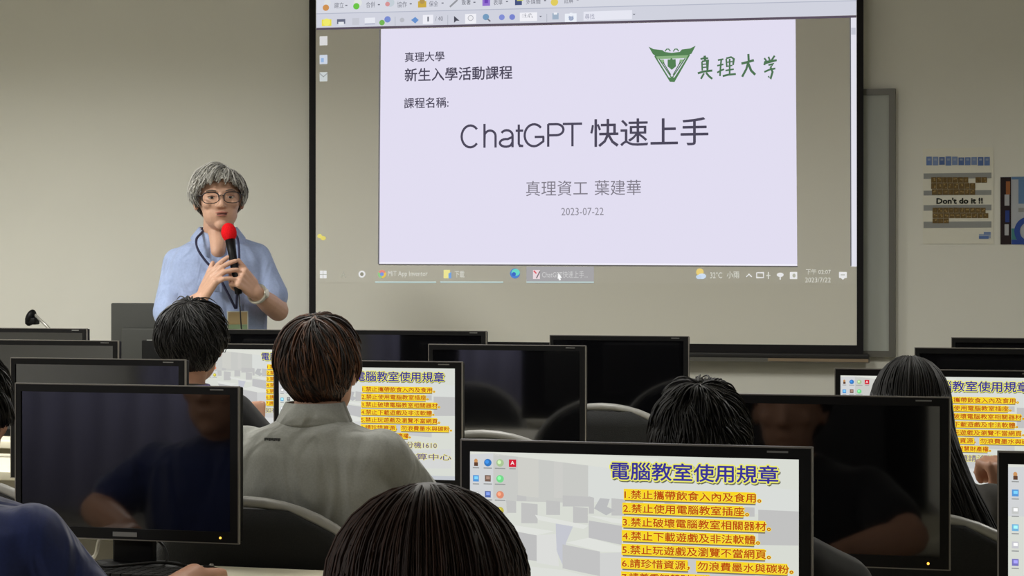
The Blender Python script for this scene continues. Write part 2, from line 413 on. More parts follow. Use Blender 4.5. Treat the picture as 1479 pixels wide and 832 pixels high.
def f():
    g = gl(80, 116, 84)
    S = lambda pts, wd: L_(pts, wd, g)
    def ch(x, y, strokes):
        for wd, p in strokes: S([(x+a, y+b_) for a, b_ in p], wd)
        flush()
    ch(1008, 80, [(2.6, [(4, 5.5), (9, 4), (15, 4.5)]), (3.4, [(10, 0.5), (10.5, 7)]), (2.2, [(6, 9), (6.5, 22)]), (2.6, [(6, 9), (14, 7.5), (14, 23)]), (1.8, [(7, 13), (13, 12.5)]), (1.8, [(7, 17.5), (13, 17)]), (3.0, [(0, 26), (8, 23.5), (21, 22)]), (2.6, [(9, 26), (4.5, 34)]), (2.8, [(12, 25), (16, 30), (21, 34)])])
    ch(1036, 80, [(2.4, [(1, 7), (9, 5.5)]), (2.2, [(0, 15), (9, 13)]), (2.4, [(6, 6), (5, 15), (4, 30)]), (2.4, [(0, 25), (5, 22), (10, 20)]), (2.2, [(13, 5), (14, 17)]), (2.4, [(13, 4.5), (20, 2.5), (24, 5), (23, 14)]), (1.8, [(14, 10), (22, 9)]), (1.8, [(14, 16), (22, 14.5)]), (2.4, [(18, 5), (18, 27)]), (2.2, [(12, 22), (24, 20)]), (2.8, [(8, 30), (16, 28), (27, 27)])])
    ch(1071, 78, [(3.4, [(0, 14), (8, 12), (18, 9)]), (3.0, [(10, 0), (10.5, 10), (7, 22), (1, 33)]), (3.4, [(10, 14), (14, 24), (20, 30)])])
    ch(1102, 80, [(2.4, [(2, 4), (5, 8)]), (2.4, [(8, 2), (10, 7)]), (2.6, [(17, 0.5), (12, 8)]), (2.8, [(2, 14), (3, 10.5), (20, 7)]), (2.6, [(8, 14), (15, 12.5), (11, 17)]), (2.8, [(11, 17), (14, 24), (11, 34), (8, 30)]), (2.6, [(2, 24), (10, 20.5), (18, 19)])])
sep('crest_lettering', f)
def f():
    dk = gl(112, 114, 126)
    s20 = lambda x, y: y+(x-480)*-.0243
    def B(x, y, wd, h, c, lay=3): yy = s20(x+wd/2, y); R_(x, yy, x+wd, yy+h, c, lay)
    def W(body, x, y, wd, h, c, lay=3.4): yy = s20(x+wd/2, y); T_(body, x, yy, x+wd, yy+h, c, lay)
    def O(x, y, r, c, lay=3): D_(x, s20(x, y), r, r, c, lay)
    # upper tool row
    O(473, 4, 5, gl(220, 222, 224)); O(471, 11, 4.6, gl(206, 146, 84), 3.4); flush(); W('建立', 483, 3.8, 14, 8.4, dk); flush()
    O(517, 5, 6, gl(224, 228, 224)); O(515, 10, 4.6, gl(108, 196, 72), 3.4); flush(); W('合併', 529, 4.0, 13, 8.4, dk); flush()
    O(564, 6, 6, gl(196, 206, 214)); O(560, 8, 3.4, gl(214, 148, 150), 3.4); flush(); W('協作', 574, 4.8, 14, 8.4, dk); flush()
    B(604, 5, 12, 9, gl(202, 170, 70)); O(610, 5, 4, gl(180, 150, 84), 3.4); flush(); W('保全', 620, 4.8, 13, 8.4, dk); flush()
    L_([(650, 10), (661, 0)], 2.6, gl(150, 152, 158)); flush(); W('簽署', 667, 3.3, 13, 8.4, gl(92, 94, 104)); flush()
    B(697, 2, 11, 12, gl(146, 112, 206)); B(700, 4, 5, 6, gl(110, 70, 180), 3.4); flush(); W('表單', 713, 4.8, 13, 8.4, dk); flush()
    B(744, 6, 10, 8, gl(72, 84, 128)); B(747, 3, 9, 5, gl(206, 210, 112), 3.4); flush(); W('多媒體', 760, 4.8, 21, 8.4, dk); flush()
    O(801, 11, 5.4, gl(224, 204, 96)); flush(); W('註解', 815, 4.8, 13, 8.4, dk); flush()
    for x in (499, 546, 592, 638, 684, 731, 786, 833): B(x, 7.6, 3, 1.6, dk); flush()
    # lower tool row
    B(465, 28, 14, 9.5, gl(232, 220, 80)); O(472, 32, 5.4, gl(240, 234, 110), 3.4); flush()
    B(487, 28, 12, 7, gl(104, 108, 128)); B(489, 32, 8, 5, gl(226, 228, 234), 3.4); flush()
    B(509, 27, 10, 10, gl(198, 200, 210)); flush(); B(527, 27, 15, 8, gl(232, 234, 242)); L_([(527, 35), (542, 34.5)], 1.2, gl(160, 164, 186)); flush()
    O(552, 34.5, 4, gl(118, 180, 88)); flush(); O(560, 30, 4.6, gl(122, 140, 208)); flush(); O(581, 31.5, 3.4, gl(186, 188, 196)); flush()
    G_([(594, 29), (600, 24.5), (605, 29), (600, 34)], gl(104, 146, 206)); flush(); B(611, 25, 15, 13, gl(238, 238, 246)); W('1', 617.5, 27.5, 2.2, 7, dk); flush()
    W('/ 40', 629, 27.5, 11, 6.5, dk); flush(); G_([(656, 23), (664, 30), (659.5, 30), (656, 33)], gl(76, 76, 88)); flush(); B(672, 25, 16, 14, gl(240, 240, 246)); O(680, 31, 4.2, gl(180, 180, 188), 3.4); O(680, 31, 3.2, gl(236, 236, 240), 3.8); flush()
    O(702, 30, 4.6, gl(118, 156, 190)); L_([(704.5, 27.5), (708.5, 31)], 2, gl(120, 120, 130)); flush(); O(725, 31, 4.2, gl(132, 144, 212)); flush(); O(740, 31, 4.2, gl(120, 132, 206)); flush()
    B(751, 25, 25, 12.5, gl(240, 240, 246)); T_('89.4%', 754, 19.5, 770, 26, dk); flush(); G_([(779, 23), (783, 23), (781, 25)], dk); flush()
    L_([(790, 20), (790, 32)], .8, gl(176, 180, 192)); flush(); L_([(647, 22), (647, 36)], .8, gl(176, 180, 192)); flush(); L_([(571, 24), (571, 38)], .8, gl(176, 180, 192)); flush()
    B(798, 27, 9, 9, gl(160, 178, 198)); B(800, 26, 5, 3, gl(236, 238, 244), 3.4); flush(); B(816, 28, 17, 13, gl(236, 240, 248)); O(825, 34, 4.4, gl(146, 160, 190)); B(823, 27, 4, 5, gl(236, 240, 248), 3.4); flush()
    B(843, 25.5, 70, 13, gl(230, 231, 242)); flush(); W('尋找', 845, 29, 14, 8, gl(150, 152, 172)); flush(); G_([(914, 20), (918, 20), (916, 22)], dk); flush()
    # side tabs of the viewer
    for y, c in ((59, gl(216, 216, 216)), (86, gl(204, 212, 226)), (111, gl(200, 206, 206))):
        R_(462, y-6.5, 473, y+6.5, c); flush()
    R_(464, 84, 468, 90, gl(150, 180, 220), 3.6); L_([(462, 106), (467.5, 111), (473, 106)], 1.2, gl(146, 150, 150), 3.6); flush()
    D_(462, 341, 3.4, 3, gl(228, 216, 120)); flush(); D_(467, 344, 4, 3, gl(226, 212, 112)); flush()
sep('toolbar_icon', f)
def f():
    wh = gl(230, 230, 230); w2 = gl(212, 212, 204)
    R_(462.5, 391, 472, 402, wh); L_([(467, 391), (467, 402)], .7, gl(160, 160, 146), 3.6); L_([(462, 396.5), (472, 396.5)], .7, gl(160, 160, 146), 3.6); flush()
    T_('A', 492, 392, 500, 401, gl(176, 174, 160)); flush(); D_(523, 396, 5, 5, wh); D_(523, 396, 2.6, 2.8, gl(146, 144, 126), 3.6); flush()
    # round browser badges
    D_(552, 396, 6, 6, gl(228, 196, 96)); D_(552, 396, 6, 6, gl(226, 140, 128), 3.3, .5, 2.6); D_(552, 396, 6, 6, gl(150, 200, 140), 3.3, 2.6, 4.7); D_(552, 396, 2.7, 2.7, gl(122, 150, 226), 3.7); flush()
    T_('MIT App Inventor', 561, 391.5, 618, 401, w2); flush()
    R_(641, 390, 650, 402, gl(236, 228, 150)); G_([(648, 395), (652, 393), (652, 402), (648, 402)], gl(120, 164, 220), 3.4); flush(); T_('下載', 657, 391, 671, 401, w2); flush()
    D_(744, 395, 7.2, 7.2, gl(84, 132, 208)); D_(745, 393.5, 6, 5, gl(110, 216, 196), 3.4); D_(742.5, 396, 3, 3, gl(66, 106, 196), 3.8); flush()
    R_(760.5, 385, 858, 409, gl(166, 164, 166), 2.2); flush(); R_(770, 390, 780, 403, gl(232, 216, 220)); L_([(771, 391), (775, 395)], 2, gl(220, 90, 100), 3.4); L_([(775, 402), (780, 392)], 1.6, gl(120, 110, 116), 3.4); flush()
    T_('ChatGPT快速上手...', 783, 391.5, 849, 401.5, gl(206, 206, 206)); flush()
    G_([(807, 394), (812, 401.5), (809.5, 401.5), (810.5, 404.5), (808, 405), (806.5, 402), (805.5, 403)], gl(250, 250, 250), 4.4); flush()
    for l, r in ((542, 630), (636, 727), (760.5, 858)): R_(l, 406.5, r, 408.6, gl(186, 206, 204), 2.6); flush()
    D_(1011, 393, 5.4, 5.4, gl(232, 206, 122)); D_(1014, 399, 6, 4, gl(206, 222, 240), 3.4); D_(1009.5, 400, 4, 3, gl(196, 214, 236), 3.6); flush()
    T_('32°C', 1026, 393, 1043, 402, w2); flush(); T_('小雨', 1050, 392, 1068, 402, w2); flush(); L_([(1078, 400), (1082, 396), (1086, 400)], 1.2, wh); flush()
    L_([(1093, 394), (1093, 401), (1103, 401), (1103, 394), (1093, 394)], 1.2, wh); flush(); L_([(1110, 393), (1110, 403)], 1.4, w2); L_([(1107, 398), (1113, 398)], 1.2, w2); flush()
    D_(1127, 397, 5, 3, wh); L_([(1127, 397), (1127, 404)], 1.5, wh); flush(); R_(1141, 393, 1151.5, 403, wh); D_(1147, 398, 2.3, 2.8, gl(176, 176, 160), 3.6); flush()
    T_('下午 02:07', 1164, 388.5, 1200, 396.5, gl(206, 205, 196)); flush(); T_('2023/7/22', 1163, 401, 1200, 408, gl(206, 205, 196)); flush()
    R_(1212, 393, 1223, 401.5, wh); G_([(1214, 401), (1221, 401), (1217.5, 404)], wh); L_([(1214.5, 397), (1220.5, 397)], 1, gl(160, 160, 146), 3.6); flush()
sep('taskbar_icon', f)

# ------------------------------------------------------------------ notices on the front wall
M_paper = mat('paper', (224, 222, 208), .8, .2)
yp = YW-.004
def wall_piece(name, parent, items):
    mb = MB()
    for it in items: it(mb)
    return mb.build(name, parent)
def rq(l, t, r, bb, mt, lay, px, pz):
    def g(mb):
        a = rect(l, t, r, bb, YW); quad(mb, a[0]-px, a[1]-px, a[2]-pz, a[3]-pz, -.003-.0008*lay, mt)
    return g
def rt(body, l, t, r, bb, mt, lay, px, pz, off=0.0):
    def g(mb):
        a = rect(l, t, r, bb, YW); add_text(mb, body, a[0]-px, a[1]-px, a[2]-pz, a[3]-pz, -.003-.0008*lay, mt, off)
    return g
def sheet(name, label, l, t, r, bb, mt=M_paper):
    a = rect(l, t, r, bb, YW); o = thing(name, label, 'poster', ((a[0]+a[1])/2, YW, a[2]))
    mb = MB(); mb.box(a[0]-o.location.x, a[1]-o.location.x, -.003, 0, 0, a[3]-a[2], mt); mb.build('sheet', o)
    return o
o = sheet('notice_poster', 'beige paper notice with grey bands and brown lettering on the wall', 1333, 214, 1435, 352)
px, pz = o.location.x, o.location.z
gb = mat('print_grey', (148, 150, 148), .8, .2); bl = mat('print_blue', (96, 122, 176), .8, .2); br = mat('print_brown', (112, 92, 56), .8, .2); bd = mat('print_black', (40, 42, 36), .8, .2); bt = mat('print_tan', (168, 144, 96), .8, .2)
for y0_, y1_ in ((250, 258), (275, 282), (296, 304), (320, 329)): wall_piece('grey_band', o, [rq(1334, y0_, 1432, y1_, gb, 1, px, pz)])
rnd = random.Random(3)
its = []
for k in range(10):                      # washed-out blue heading
    l = 1338+k*9.3; its.append(rq(l, 226+rnd.random()*1.5, l+8, 238+rnd.random()*1.5, mat('print_blue_%d' % (k % 3), [(104, 128, 178), (124, 144, 184), (88, 112, 164)][k % 3], .8, .2), 2, px, pz))
    its.append(rq(l+2, 229, l+6, 232, mat('print_blue_pale', (156, 168, 190), .8, .2), 3, px, pz))
wall_piece('blue_heading', o, its)['kind'] = 'stuff'
its = []
def glyph_row(y0, y1, l, r, n):
    wd = (r-l)/n
    for k in range(n):
        a = l+k*wd; its.append(rq(a, y0, a+wd-.4, y1, br, 2, px, pz))
        for q in range(2): 
            xx = a+1+rnd.random()*(wd-4); yy = y0+1+rnd.random()*(y1-y0-4); its.append(rq(xx, yy, xx+2.2, yy+1.8, bt, 3, px, pz))
glyph_row(256, 264, 1345, 1399, 7); glyph_row(256, 264, 1409, 1426, 2); glyph_row(264.4, 273, 1345, 1409, 8); glyph_row(273.4, 281.5, 1346, 1409, 8)
wall_piece('brown_lettering', o, its)['kind'] = 'stuff'; its = []
glyph_row(300, 307.6, 1347, 1424, 10); glyph_row(308, 315, 1347, 1428, 10); glyph_row(315.4, 322.5, 1347, 1371, 3)
wall_piece('brown_lettering', o, its)['kind'] = 'stuff'
wall_piece('black_lettering', o, [rt("Don't do it !!", 1353, 286, 1419, 294, bd, 2, px, pz, .06)])
wall_piece('blue_mark', o, [rq(1414, 338, 1431, 344, mat('print_blue_pale', (156, 168, 190)), 2, px, pz), rq(1414, 341, 1428, 345, bl, 3, px, pz), rq(1421, 335, 1431, 339, mat('print_blue_1', (124, 144, 184)), 3, px, pz)])
o = sheet('coloured_poster', 'blue and white poster with dark maroon strip at the right edge', 1445, 255, 1540, 353, mat('poster_white', (176, 180, 186), .6, .3))
px, pz = o.location.x, o.location.z
wall_piece('maroon_strip', o, [rq(1445, 256, 1460.5, 353, mat('print_maroon', (34, 18, 22), .6, .3), 1, px, pz), rq(1453, 262, 1459, 281, mat('print_orange', (150, 92, 50), .6, .3), 2, px, pz),
    rq(1451, 281, 1458, 297, mat('print_white', (176, 178, 182), .6, .3), 2, px, pz), rq(1452, 304, 1458, 321, mat('print_deep_blue', (40, 62, 132), .6, .3), 2, px, pz), rq(1451, 324, 1457, 340, mat('print_white', (176, 178, 182)), 2, px, pz)])
def numeral(mb):
    P = lambda x, y: on_y(x, y, YW)
    u = abs(P(1479, 300).x-P(1478, 300).x)
    m_ = mat('print_royal', (30, 66, 150), .6, .3)
    pts = [(1486+17*math.cos(math.radians(a)), 334-17*math.sin(math.radians(a))) for a in range(0, 320, 15)]
    stroke(mb, [(P(*p).x-px, P(*p).z-pz) for p in pts], 8*u, -.006, m_)
wall_piece('blue_print', o, [rq(1461, 255, 1540, 259, mat('print_sky', (96, 128, 168), .6, .3), 1, px, pz), rq(1471, 259, 1540, 294, mat('print_sky', (96, 128, 168)), 1, px, pz),
    rq(1471, 300, 1540, 306, gb, 1, px, pz), rq(1461, 346, 1540, 353, mat('print_royal', (30, 66, 150)), 1, px, pz), rq(1461, 330, 1470, 346, mat('print_teal', (70, 132, 134), .6, .3), 1, px, pz), numeral])

# ------------------------------------------------------------------ monitors
MW, MH = .48, .303
BL, BR, BT, BB = .0115, .0160, .0145, .021
SWd, SHt = MW-BL-BR, MH-BT-BB
def rule_pic():
    """desktop picture in screen units u (0..1), v (0..1 downwards) -> children"""
    def q(u, v): return (-MW/2+BL+u*SWd, MH-BT-v*SHt)
    return q
RULES = [('1.禁止攜帶飲食入內及食用。', .478, .886), ('2.禁止使用電腦教室插座。', .474, .85), ('3.禁止破壞電腦教室相關器材。', .473, .914), ('4.禁止下載遊戲及非法軟體。', .472, .882),
         ('5.禁止玩遊戲及瀏覽不當網頁。', .471, .914), ('6.請珍惜資源，勿浪費墨水與碳粉。', .47, .98), ('7.請尊重智慧財產權。', .47, .75)]
def lit_parts():
    q = rule_pic(); ys = -.0015; out = []
    wp = MB()
    quad(wp, *(q(0, 0)[0], q(1, 0)[0], q(0, 1)[1], q(0, 0)[1]), ys, gl(216, 219, 211))
    def Z(pts, c, lay):           # points measured in an enlarged view of the big front monitor
        P = []
        for x, y in pts:
            X = 660+x/3.923; Y = 620+y/3.923
            P.append(q((X-680)/475, (Y-648-(X-680)*.024)/292))
        wp.add([(p[0], ys-.0003*lay, p[1]) for p in P], [tuple(range(len(P)-1, -1, -1))], gl(*[int(k_*.62+215*.38) for k_ in c]))
    Z([(78, 108), (1165, 148), (1165, 250), (760, 190), (360, 140), (78, 128)], (226, 228, 216), 1)
    Z([(215, 122), (360, 142), (766, 192), (766, 410), (215, 400)], (192, 193, 186), 1)
    Z([(360, 142), (480, 157), (480, 380), (360, 370)], (201, 202, 192), 2)
    Z([(570, 168), (620, 174), (620, 380), (570, 380)], (198, 198, 192), 2)
    Z([(78, 128), (215, 122), (215, 400), (78, 395)], (206, 210, 212), 2)
    Z([(766, 192), (1940, 330), (1940, 480), (766, 400)], (219, 224, 218), 1)
    dk = (180, 180, 179)
    for x0_, y0_, x1_, y1_ in ((290, 395, 350, 470), (355, 365, 410, 400), (380, 410, 475, 530), (525, 395, 605, 480), (620, 365, 770, 430), (680, 430, 765, 525), (770, 370, 800, 470), (900, 380, 980, 480), (1010, 380, 1080, 440), (1200, 400, 1260, 470), (1480, 420, 1700, 480), (1720, 440, 1940, 640)):
        Z([(x0_, y0_), (x1_, y0_+8), (x1_, y1_), (x0_, y1_)], dk, 3)
    Z([(835, 380), (890, 385), (875, 430), (920, 450), (870, 480), (800, 440)], (170, 172, 174), 3)
    Z([(190, 385), (290, 390), (300, 480), (190, 470)], (206, 207, 203), 3)
    lt = (231, 233, 226)
    Z([(290, 535), (570, 575), (470, 600), (310, 570)], lt, 4)
    Z([(460, 480), (770, 540), (740, 560), (480, 510)], lt, 4)
    Z([(640, 640), (770, 610), (960, 660), (960, 690), (840, 690)], lt, 4)
    Z([(760, 480), (960, 500), (1500, 560), (1500, 590), (900, 520)], lt, 4)
    Z([(470, 600), (580, 590), (600, 780), (470, 760)], (224, 226, 220), 4)
    Z([(300, 570), (470, 600), (470, 750), (380, 740)], (176, 176, 176), 4)
    Z([(580, 530), (680, 545), (640, 640), (620, 770), (585, 690)], (186, 190, 204), 4)
    Z([(620, 650), (835, 690), (835, 832), (620, 790)], (182, 182, 182), 5)
    Z([(770, 510), (960, 540), (960, 650), (770, 610)], (178, 179, 180), 4)
    Z([(400, 780), (620, 800), (830, 850), (830, 960), (400, 930)], (226, 228, 220), 4)
    Z([(835, 700), (1000, 690), (1000, 900), (835, 860)], (206, 208, 206), 4)
    Z([(1240, 640), (1700, 680), (1700, 860), (1240, 820)], (192, 194, 194), 3)
    Z([(100, 860), (700, 960), (1500, 1000), (1900, 980), (1900, 1180), (80, 1180)], (212, 214, 212), 2)
    Z([(900, 900), (1500, 900), (1500, 1040), (900, 1020)], (190, 191, 192), 3)
    out.append(('wallpaper', wp.mesh('wallpaper')))
    yl, rd, sh = gl(250, 214, 34), gl(188, 74, 18), gl(120, 116, 104)
    t1 = MB(); q0 = q(.44, .122); q1 = q(.94, .034)
    add_text(t1, '電腦教室使用規章', q0[0]+.0012, q1[0]+.0012, q0[1]-.0018, q1[1]-.0018, ys-.0022, gl(104, 104, 84), .09)
    add_text(t1, '電腦教室使用規章', q0[0], q1[0], q0[1], q1[1], ys-.0025, gl(234, 232, 110), .10)
    add_text(t1, '電腦教室使用規章', q0[0], q1[0], q0[1], q1[1], ys-.003, gl(58, 52, 150), .02)
    out.append(('title_lettering', t1.mesh('title_lettering')))
    for k, (s, u0, u1) in enumerate(RULES):
        tm = MB(); v = .172+.0694*k; q0 = q(u0+.004, v+.046); q1 = q(u1+.004, v+.002)
        hz = (q1[1]-q0[1])
        end = q1[0]-hz*.75
        segs = [(q0[0], end)] if k != 5 else [(q0[0], q0[0]+(end-q0[0])*.4), (q0[0]+(end-q0[0])*.46, end)]
        for a, e in segs:
            quad(tm, a-.0006+.001, e+.0014, q0[1]-.0036, q1[1]-.001, ys-.0022, sh)
            quad(tm, a-.0014, e+.001, q0[1]-.0018, q1[1]+.0014, ys-.0024, yl)
        add_text(tm, s, q0[0], q1[0], q0[1], q1[1], ys-.0028, gl(246, 226, 70), .09)
        add_text(tm, s, q0[0], q1[0], q0[1], q1[1], ys-.0031, rd, .02)
        out.append(('rule_lettering', tm.mesh('rule_lettering')))
    tm = MB()
    for s, u0, u1, v in (('如有問題請洽分機1610', .47, .9, .172+.0694*7.1), ('電算中心', .72, .98, .172+.0694*8.6)):
        q0 = q(u0, v+.055); q1 = q(u1, v)
        add_text(tm, s, q0[0], q1[0], q0[1], q1[1], ys-.0024, gl(234, 226, 120), .09)
        add_text(tm, s, q0[0], q1[0], q0[1], q1[1], ys-.003, gl(96, 82, 150), .01)
    out.append(('footer_lettering', tm.mesh('footer_lettering')))
    cols = [(.075, [(170, 120, 70), (86, 150, 214), (196, 198, 196), (120, 180, 220), (200, 200, 206), (120, 116, 190)]), (.215, [(56, 120, 190), (120, 96, 84), (90, 110, 170), (120, 120, 120)]), (.375, [(170, 196, 150), (120, 214, 140), (222, 140, 110), (196, 186, 80)]), (.53, [(208, 34, 56)])]
    for ci, (zx, cs) in enumerate(cols):
        u = (115, 185, 257, 330)[ci]; u = (660+u/3.923-680)/475
        for ri, c in enumerate(cs):
            ic = MB(); v = .055+.0815*ri*(1 if ci != 0 else 1.02); p = q(u, v); c_ = gl(*c)
            if c == (208, 34, 56):
                quad(ic, p[0]-.0052, p[0]+.0052, p[1]-.0052, p[1]+.0052, ys-.002, c_); add_text(ic, 'A', p[0]-.0026, p[0]+.0026, p[1]-.002, p[1]+.003, ys-.0023, gl(250, 240, 240), .02)
            elif ci == 2 or (ci == 1 and ri == 0):
                disc(ic, p[0], p[1], .0054, .0052, ys-.002, c_); disc(ic, p[0]-.001, p[1]+.001, .0026, .0026, ys-.0023, gl(*[min(255, int(x_*1.25)) for x_ in c]))
            elif ci == 0 and ri == 0:
                disc(ic, p[0], p[1]+.002, .0026, .003, ys-.002, gl(206, 150, 96)); quad(ic, p[0]-.0025, p[0]+.003, p[1]-.005, p[1], ys-.0023, gl(96, 66, 50))
            else:
                quad(ic, p[0]-.0042, p[0]+.0042, p[1]-.0042, p[1]+.0046, ys-.002, c_); quad(ic, p[0]-.0022, p[0]+.003, p[1]-.001, p[1]+.003, ys-.0023, gl(*[min(255, int(x_*1.3+20)) for x_ in c]))
            wl = .0045+.003*((ri*3+ci) % 3)/2
            quad(ic, p[0]-wl, p[0]+wl, p[1]-.0082, p[1]-.0068, ys-.002, gl(150, 152, 152))
            out.append(('desktop_icon', ic.mesh('desktop_icon')))
    tb = MB(); a = q(0, 1); c = q(1, .965); quad(tb, a[0], c[0], a[1], c[1], ys-.002, gl(196, 200, 206))
    for k in range(9): p = q(.02+.035*k, .982); quad(tb, p[0]-.002, p[0]+.002, p[1]-.002, p[1]+.002, ys-.0024, gl(*((90, 120, 180), (226, 190, 80), (70, 150, 200))[k % 3]))
    out.append(('taskbar', tb.mesh('taskbar')))
    return out
LIT = lit_parts()
def mon_meshes():
    hw = MW/2; r = {}
    b = MB()                               # shell: thin slab and deeper middle of the back
    b.box(-hw, hw, .001, .026, 0, MH, M_black, .003); b.box(-hw+.09, hw-.09, .024, .052, .05, MH-.06, M_back, .008); r['casing'] = b.mesh('casing')
    for nm, q in (('t', (-hw, hw, MH-BT, MH)), ('b', (-hw, hw, 0, BB)), ('l', (-hw, -hw+BL, BB, MH-BT)), ('r', (hw-BR, hw, BB, MH-BT))):
        b = MB(); b.box(q[0], q[1], -.004, .003, q[2], q[3], M_black)
        r['bezel_'+nm] = b.mesh('bezel')
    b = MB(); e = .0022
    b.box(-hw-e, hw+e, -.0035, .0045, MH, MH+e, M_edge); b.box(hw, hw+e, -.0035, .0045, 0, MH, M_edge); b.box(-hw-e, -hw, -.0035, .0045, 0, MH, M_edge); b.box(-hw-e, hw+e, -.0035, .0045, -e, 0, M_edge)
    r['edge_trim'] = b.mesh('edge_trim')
    b = MB(); quad(b, -hw+BL, hw-BR, BB, MH-BT, -.001, M_off); r['screen'] = b.mesh('screen')
    b = MB(); b.box(-.026, .026, -.0046, -.004, .005, .014, mat('badge_grey', (112, 112, 110), .4)); r['badge'] = b.mesh('badge')
    b = MB(); b.box(hw-.058, hw-.030, -.0045, -.004, MH-.0062, MH-.0038, mat('badge_grey', (112, 112, 110))); r['model_mark'] = b.mesh('model_mark')
    for nm, c in (('power_light_amber', (255, 186, 74)), ('power_light_blue', (90, 150, 255))):
        b = MB(); b.lathe([(.0024, -.0052), (.0024, -.0036)], glow(nm, c, 2.0), (hw-.036, 0, .0095), 'Y', 10); r[nm] = b.mesh('power_light')
    b = MB(); b.loft([(0, .04, 0, .10, .062), (0, .04, .006, .10, .062), (0, .04, .012, .092, .054), (0, .04, .016, .05, .02)], M_black, 28, 3.0); r['stand_base'] = b.mesh('stand_base')
    return r
MM = mon_meshes()
def monitor(l, Y, top, label, lit=False, r=None, rz=0, flip=False, group='desktop monitors in the rows', neck=True):
    """left edge pixel, row plane, pixel height of the top edge at its middle; stands on the desk"""
    xL = X_at(l, Y); xc = xL+MW/2
    pxc = 739.5+F*math.tan(math.atan2(xc, Y)+TH)
    zt = on_y(pxc, top, Y).z; zb = zt-MH
    t = thing('desktop_monitor', label, 'monitor', (xc, Y, DESK_Z), rz, group)
    def p(k, nm):
        o = put(nm, MM[k], t); o.location.z = zb-DESK_Z; return o
    p('casing', 'casing')
    for k in 'tblr': p('bezel_'+k, 'bezel')
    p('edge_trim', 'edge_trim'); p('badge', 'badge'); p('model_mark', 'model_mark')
    s = p('screen', 'screen')
    p('power_light_blue' if lit else 'power_light_amber', 'power_light')
    put('stand_base', MM['stand_base'], t)
    b = MB(); b.box(-.045, .045, .03, .05, .012, zb-DESK_Z+.1, M_black, .006); b.build('stand_neck', t)
    if lit:
        for nm, me in LIT: put(nm, me, s)
    return t
DESK_Z = .73
R1, R2, R3, R4, R5 = 6.9, 5.92, 4.76, 3.75, 2.74
monitor(513, R1, 478, 'dark monitor in the front row just right of the head above the grey polo shirt')
monitor(319, R1, 477, 'dark switched-off monitor in the front row directly below the standing speaker')
monitor(795, R1, 485.5, 'switched-off monitor standing against the lower middle of the projection screen')
monitor(1375, R1, 489, 'switched-off monitor in the front row at the right edge, below the posters')
monitor(-44, R1, 474.5, 'switched-off monitor in the front row at the left edge')
monitor(287, R2, 498, 'lit monitor left of the grey polo shirt, partly hidden by two people', True)
monitor(620, R2, 499, 'dark monitor with an empty chair before it, right of the lit monitor in the middle')
monitor(-28, R2, 492, 'dark monitor in the second row at the left edge, behind two nearer monitors')
monitor(1322, R2, 504, 'dark monitor in the second row, just behind the lit monitor at right')
monitor(17, R3, 519, 'dark monitor in the third row, directly behind the big reflecting one')
monitor(397, R3, 522, 'lit monitor the person in the grey polo shirt looks at', True)
monitor(1207, R3+.1, 535, 'lit monitor at right, its middle hidden by a head', True)
monitor(24, R4, 557, 'big switched-off monitor at left whose glass reflects the room')
monitor(985, R4, 572, 'big black switched-off monitor right of the centre, behind the nearest lit monitor')
monitor(668, R5, 642, 'nearest large lit monitor showing yellow classroom rules', True)
monitor(1443, R5, 660, 'lit monitor cut off by the right edge of the picture', True)

# ------------------------------------------------------------------ long desks, one per row
def desk(Y, x0, x1, label):
    t = thing('computer_desk', label, 'desk', ((x0+x1)/2, Y, 0), 0, 'computer desks in rows'); h = (x1-x0)/2
    b = MB(); b.box(-h, h, -.40, .13, DESK_Z-.028, DESK_Z, M_desk, .004); b.build('worktop', t)
    b = MB(); b.box(-h+.02, h-.02, .085, .103, .12, DESK_Z-.028, M_desk); b.build('modesty_panel', t)
    n = max(2, int((x1-x0)/1.25)+1)
    for k in range(n):
        x = -h+.02+(2*h-.06)*k/(n-1)
        b = MB(); b.box(x, x+.025, -.33, .083, .03, DESK_Z-.028, M_desk); b.box(x-.005, x+.03, -.36, .1, 0, .03, M_metal); b.build('side_panel', t)
    return t
desk(R1, -3.9, .3, 'pale long desk of the front row, hidden behind monitors')
desk(R2, -3.6, .2, 'pale long desk of the second row, hidden behind monitors')
desk(R3, -3.0, .5, 'pale long desk before the person in the grey polo shirt')
desk(R4, -2.45, .6, 'pale long desk below the big switched-off monitors')
desk(R5, -1.6, .9, 'pale long desk under the nearest lit monitor')

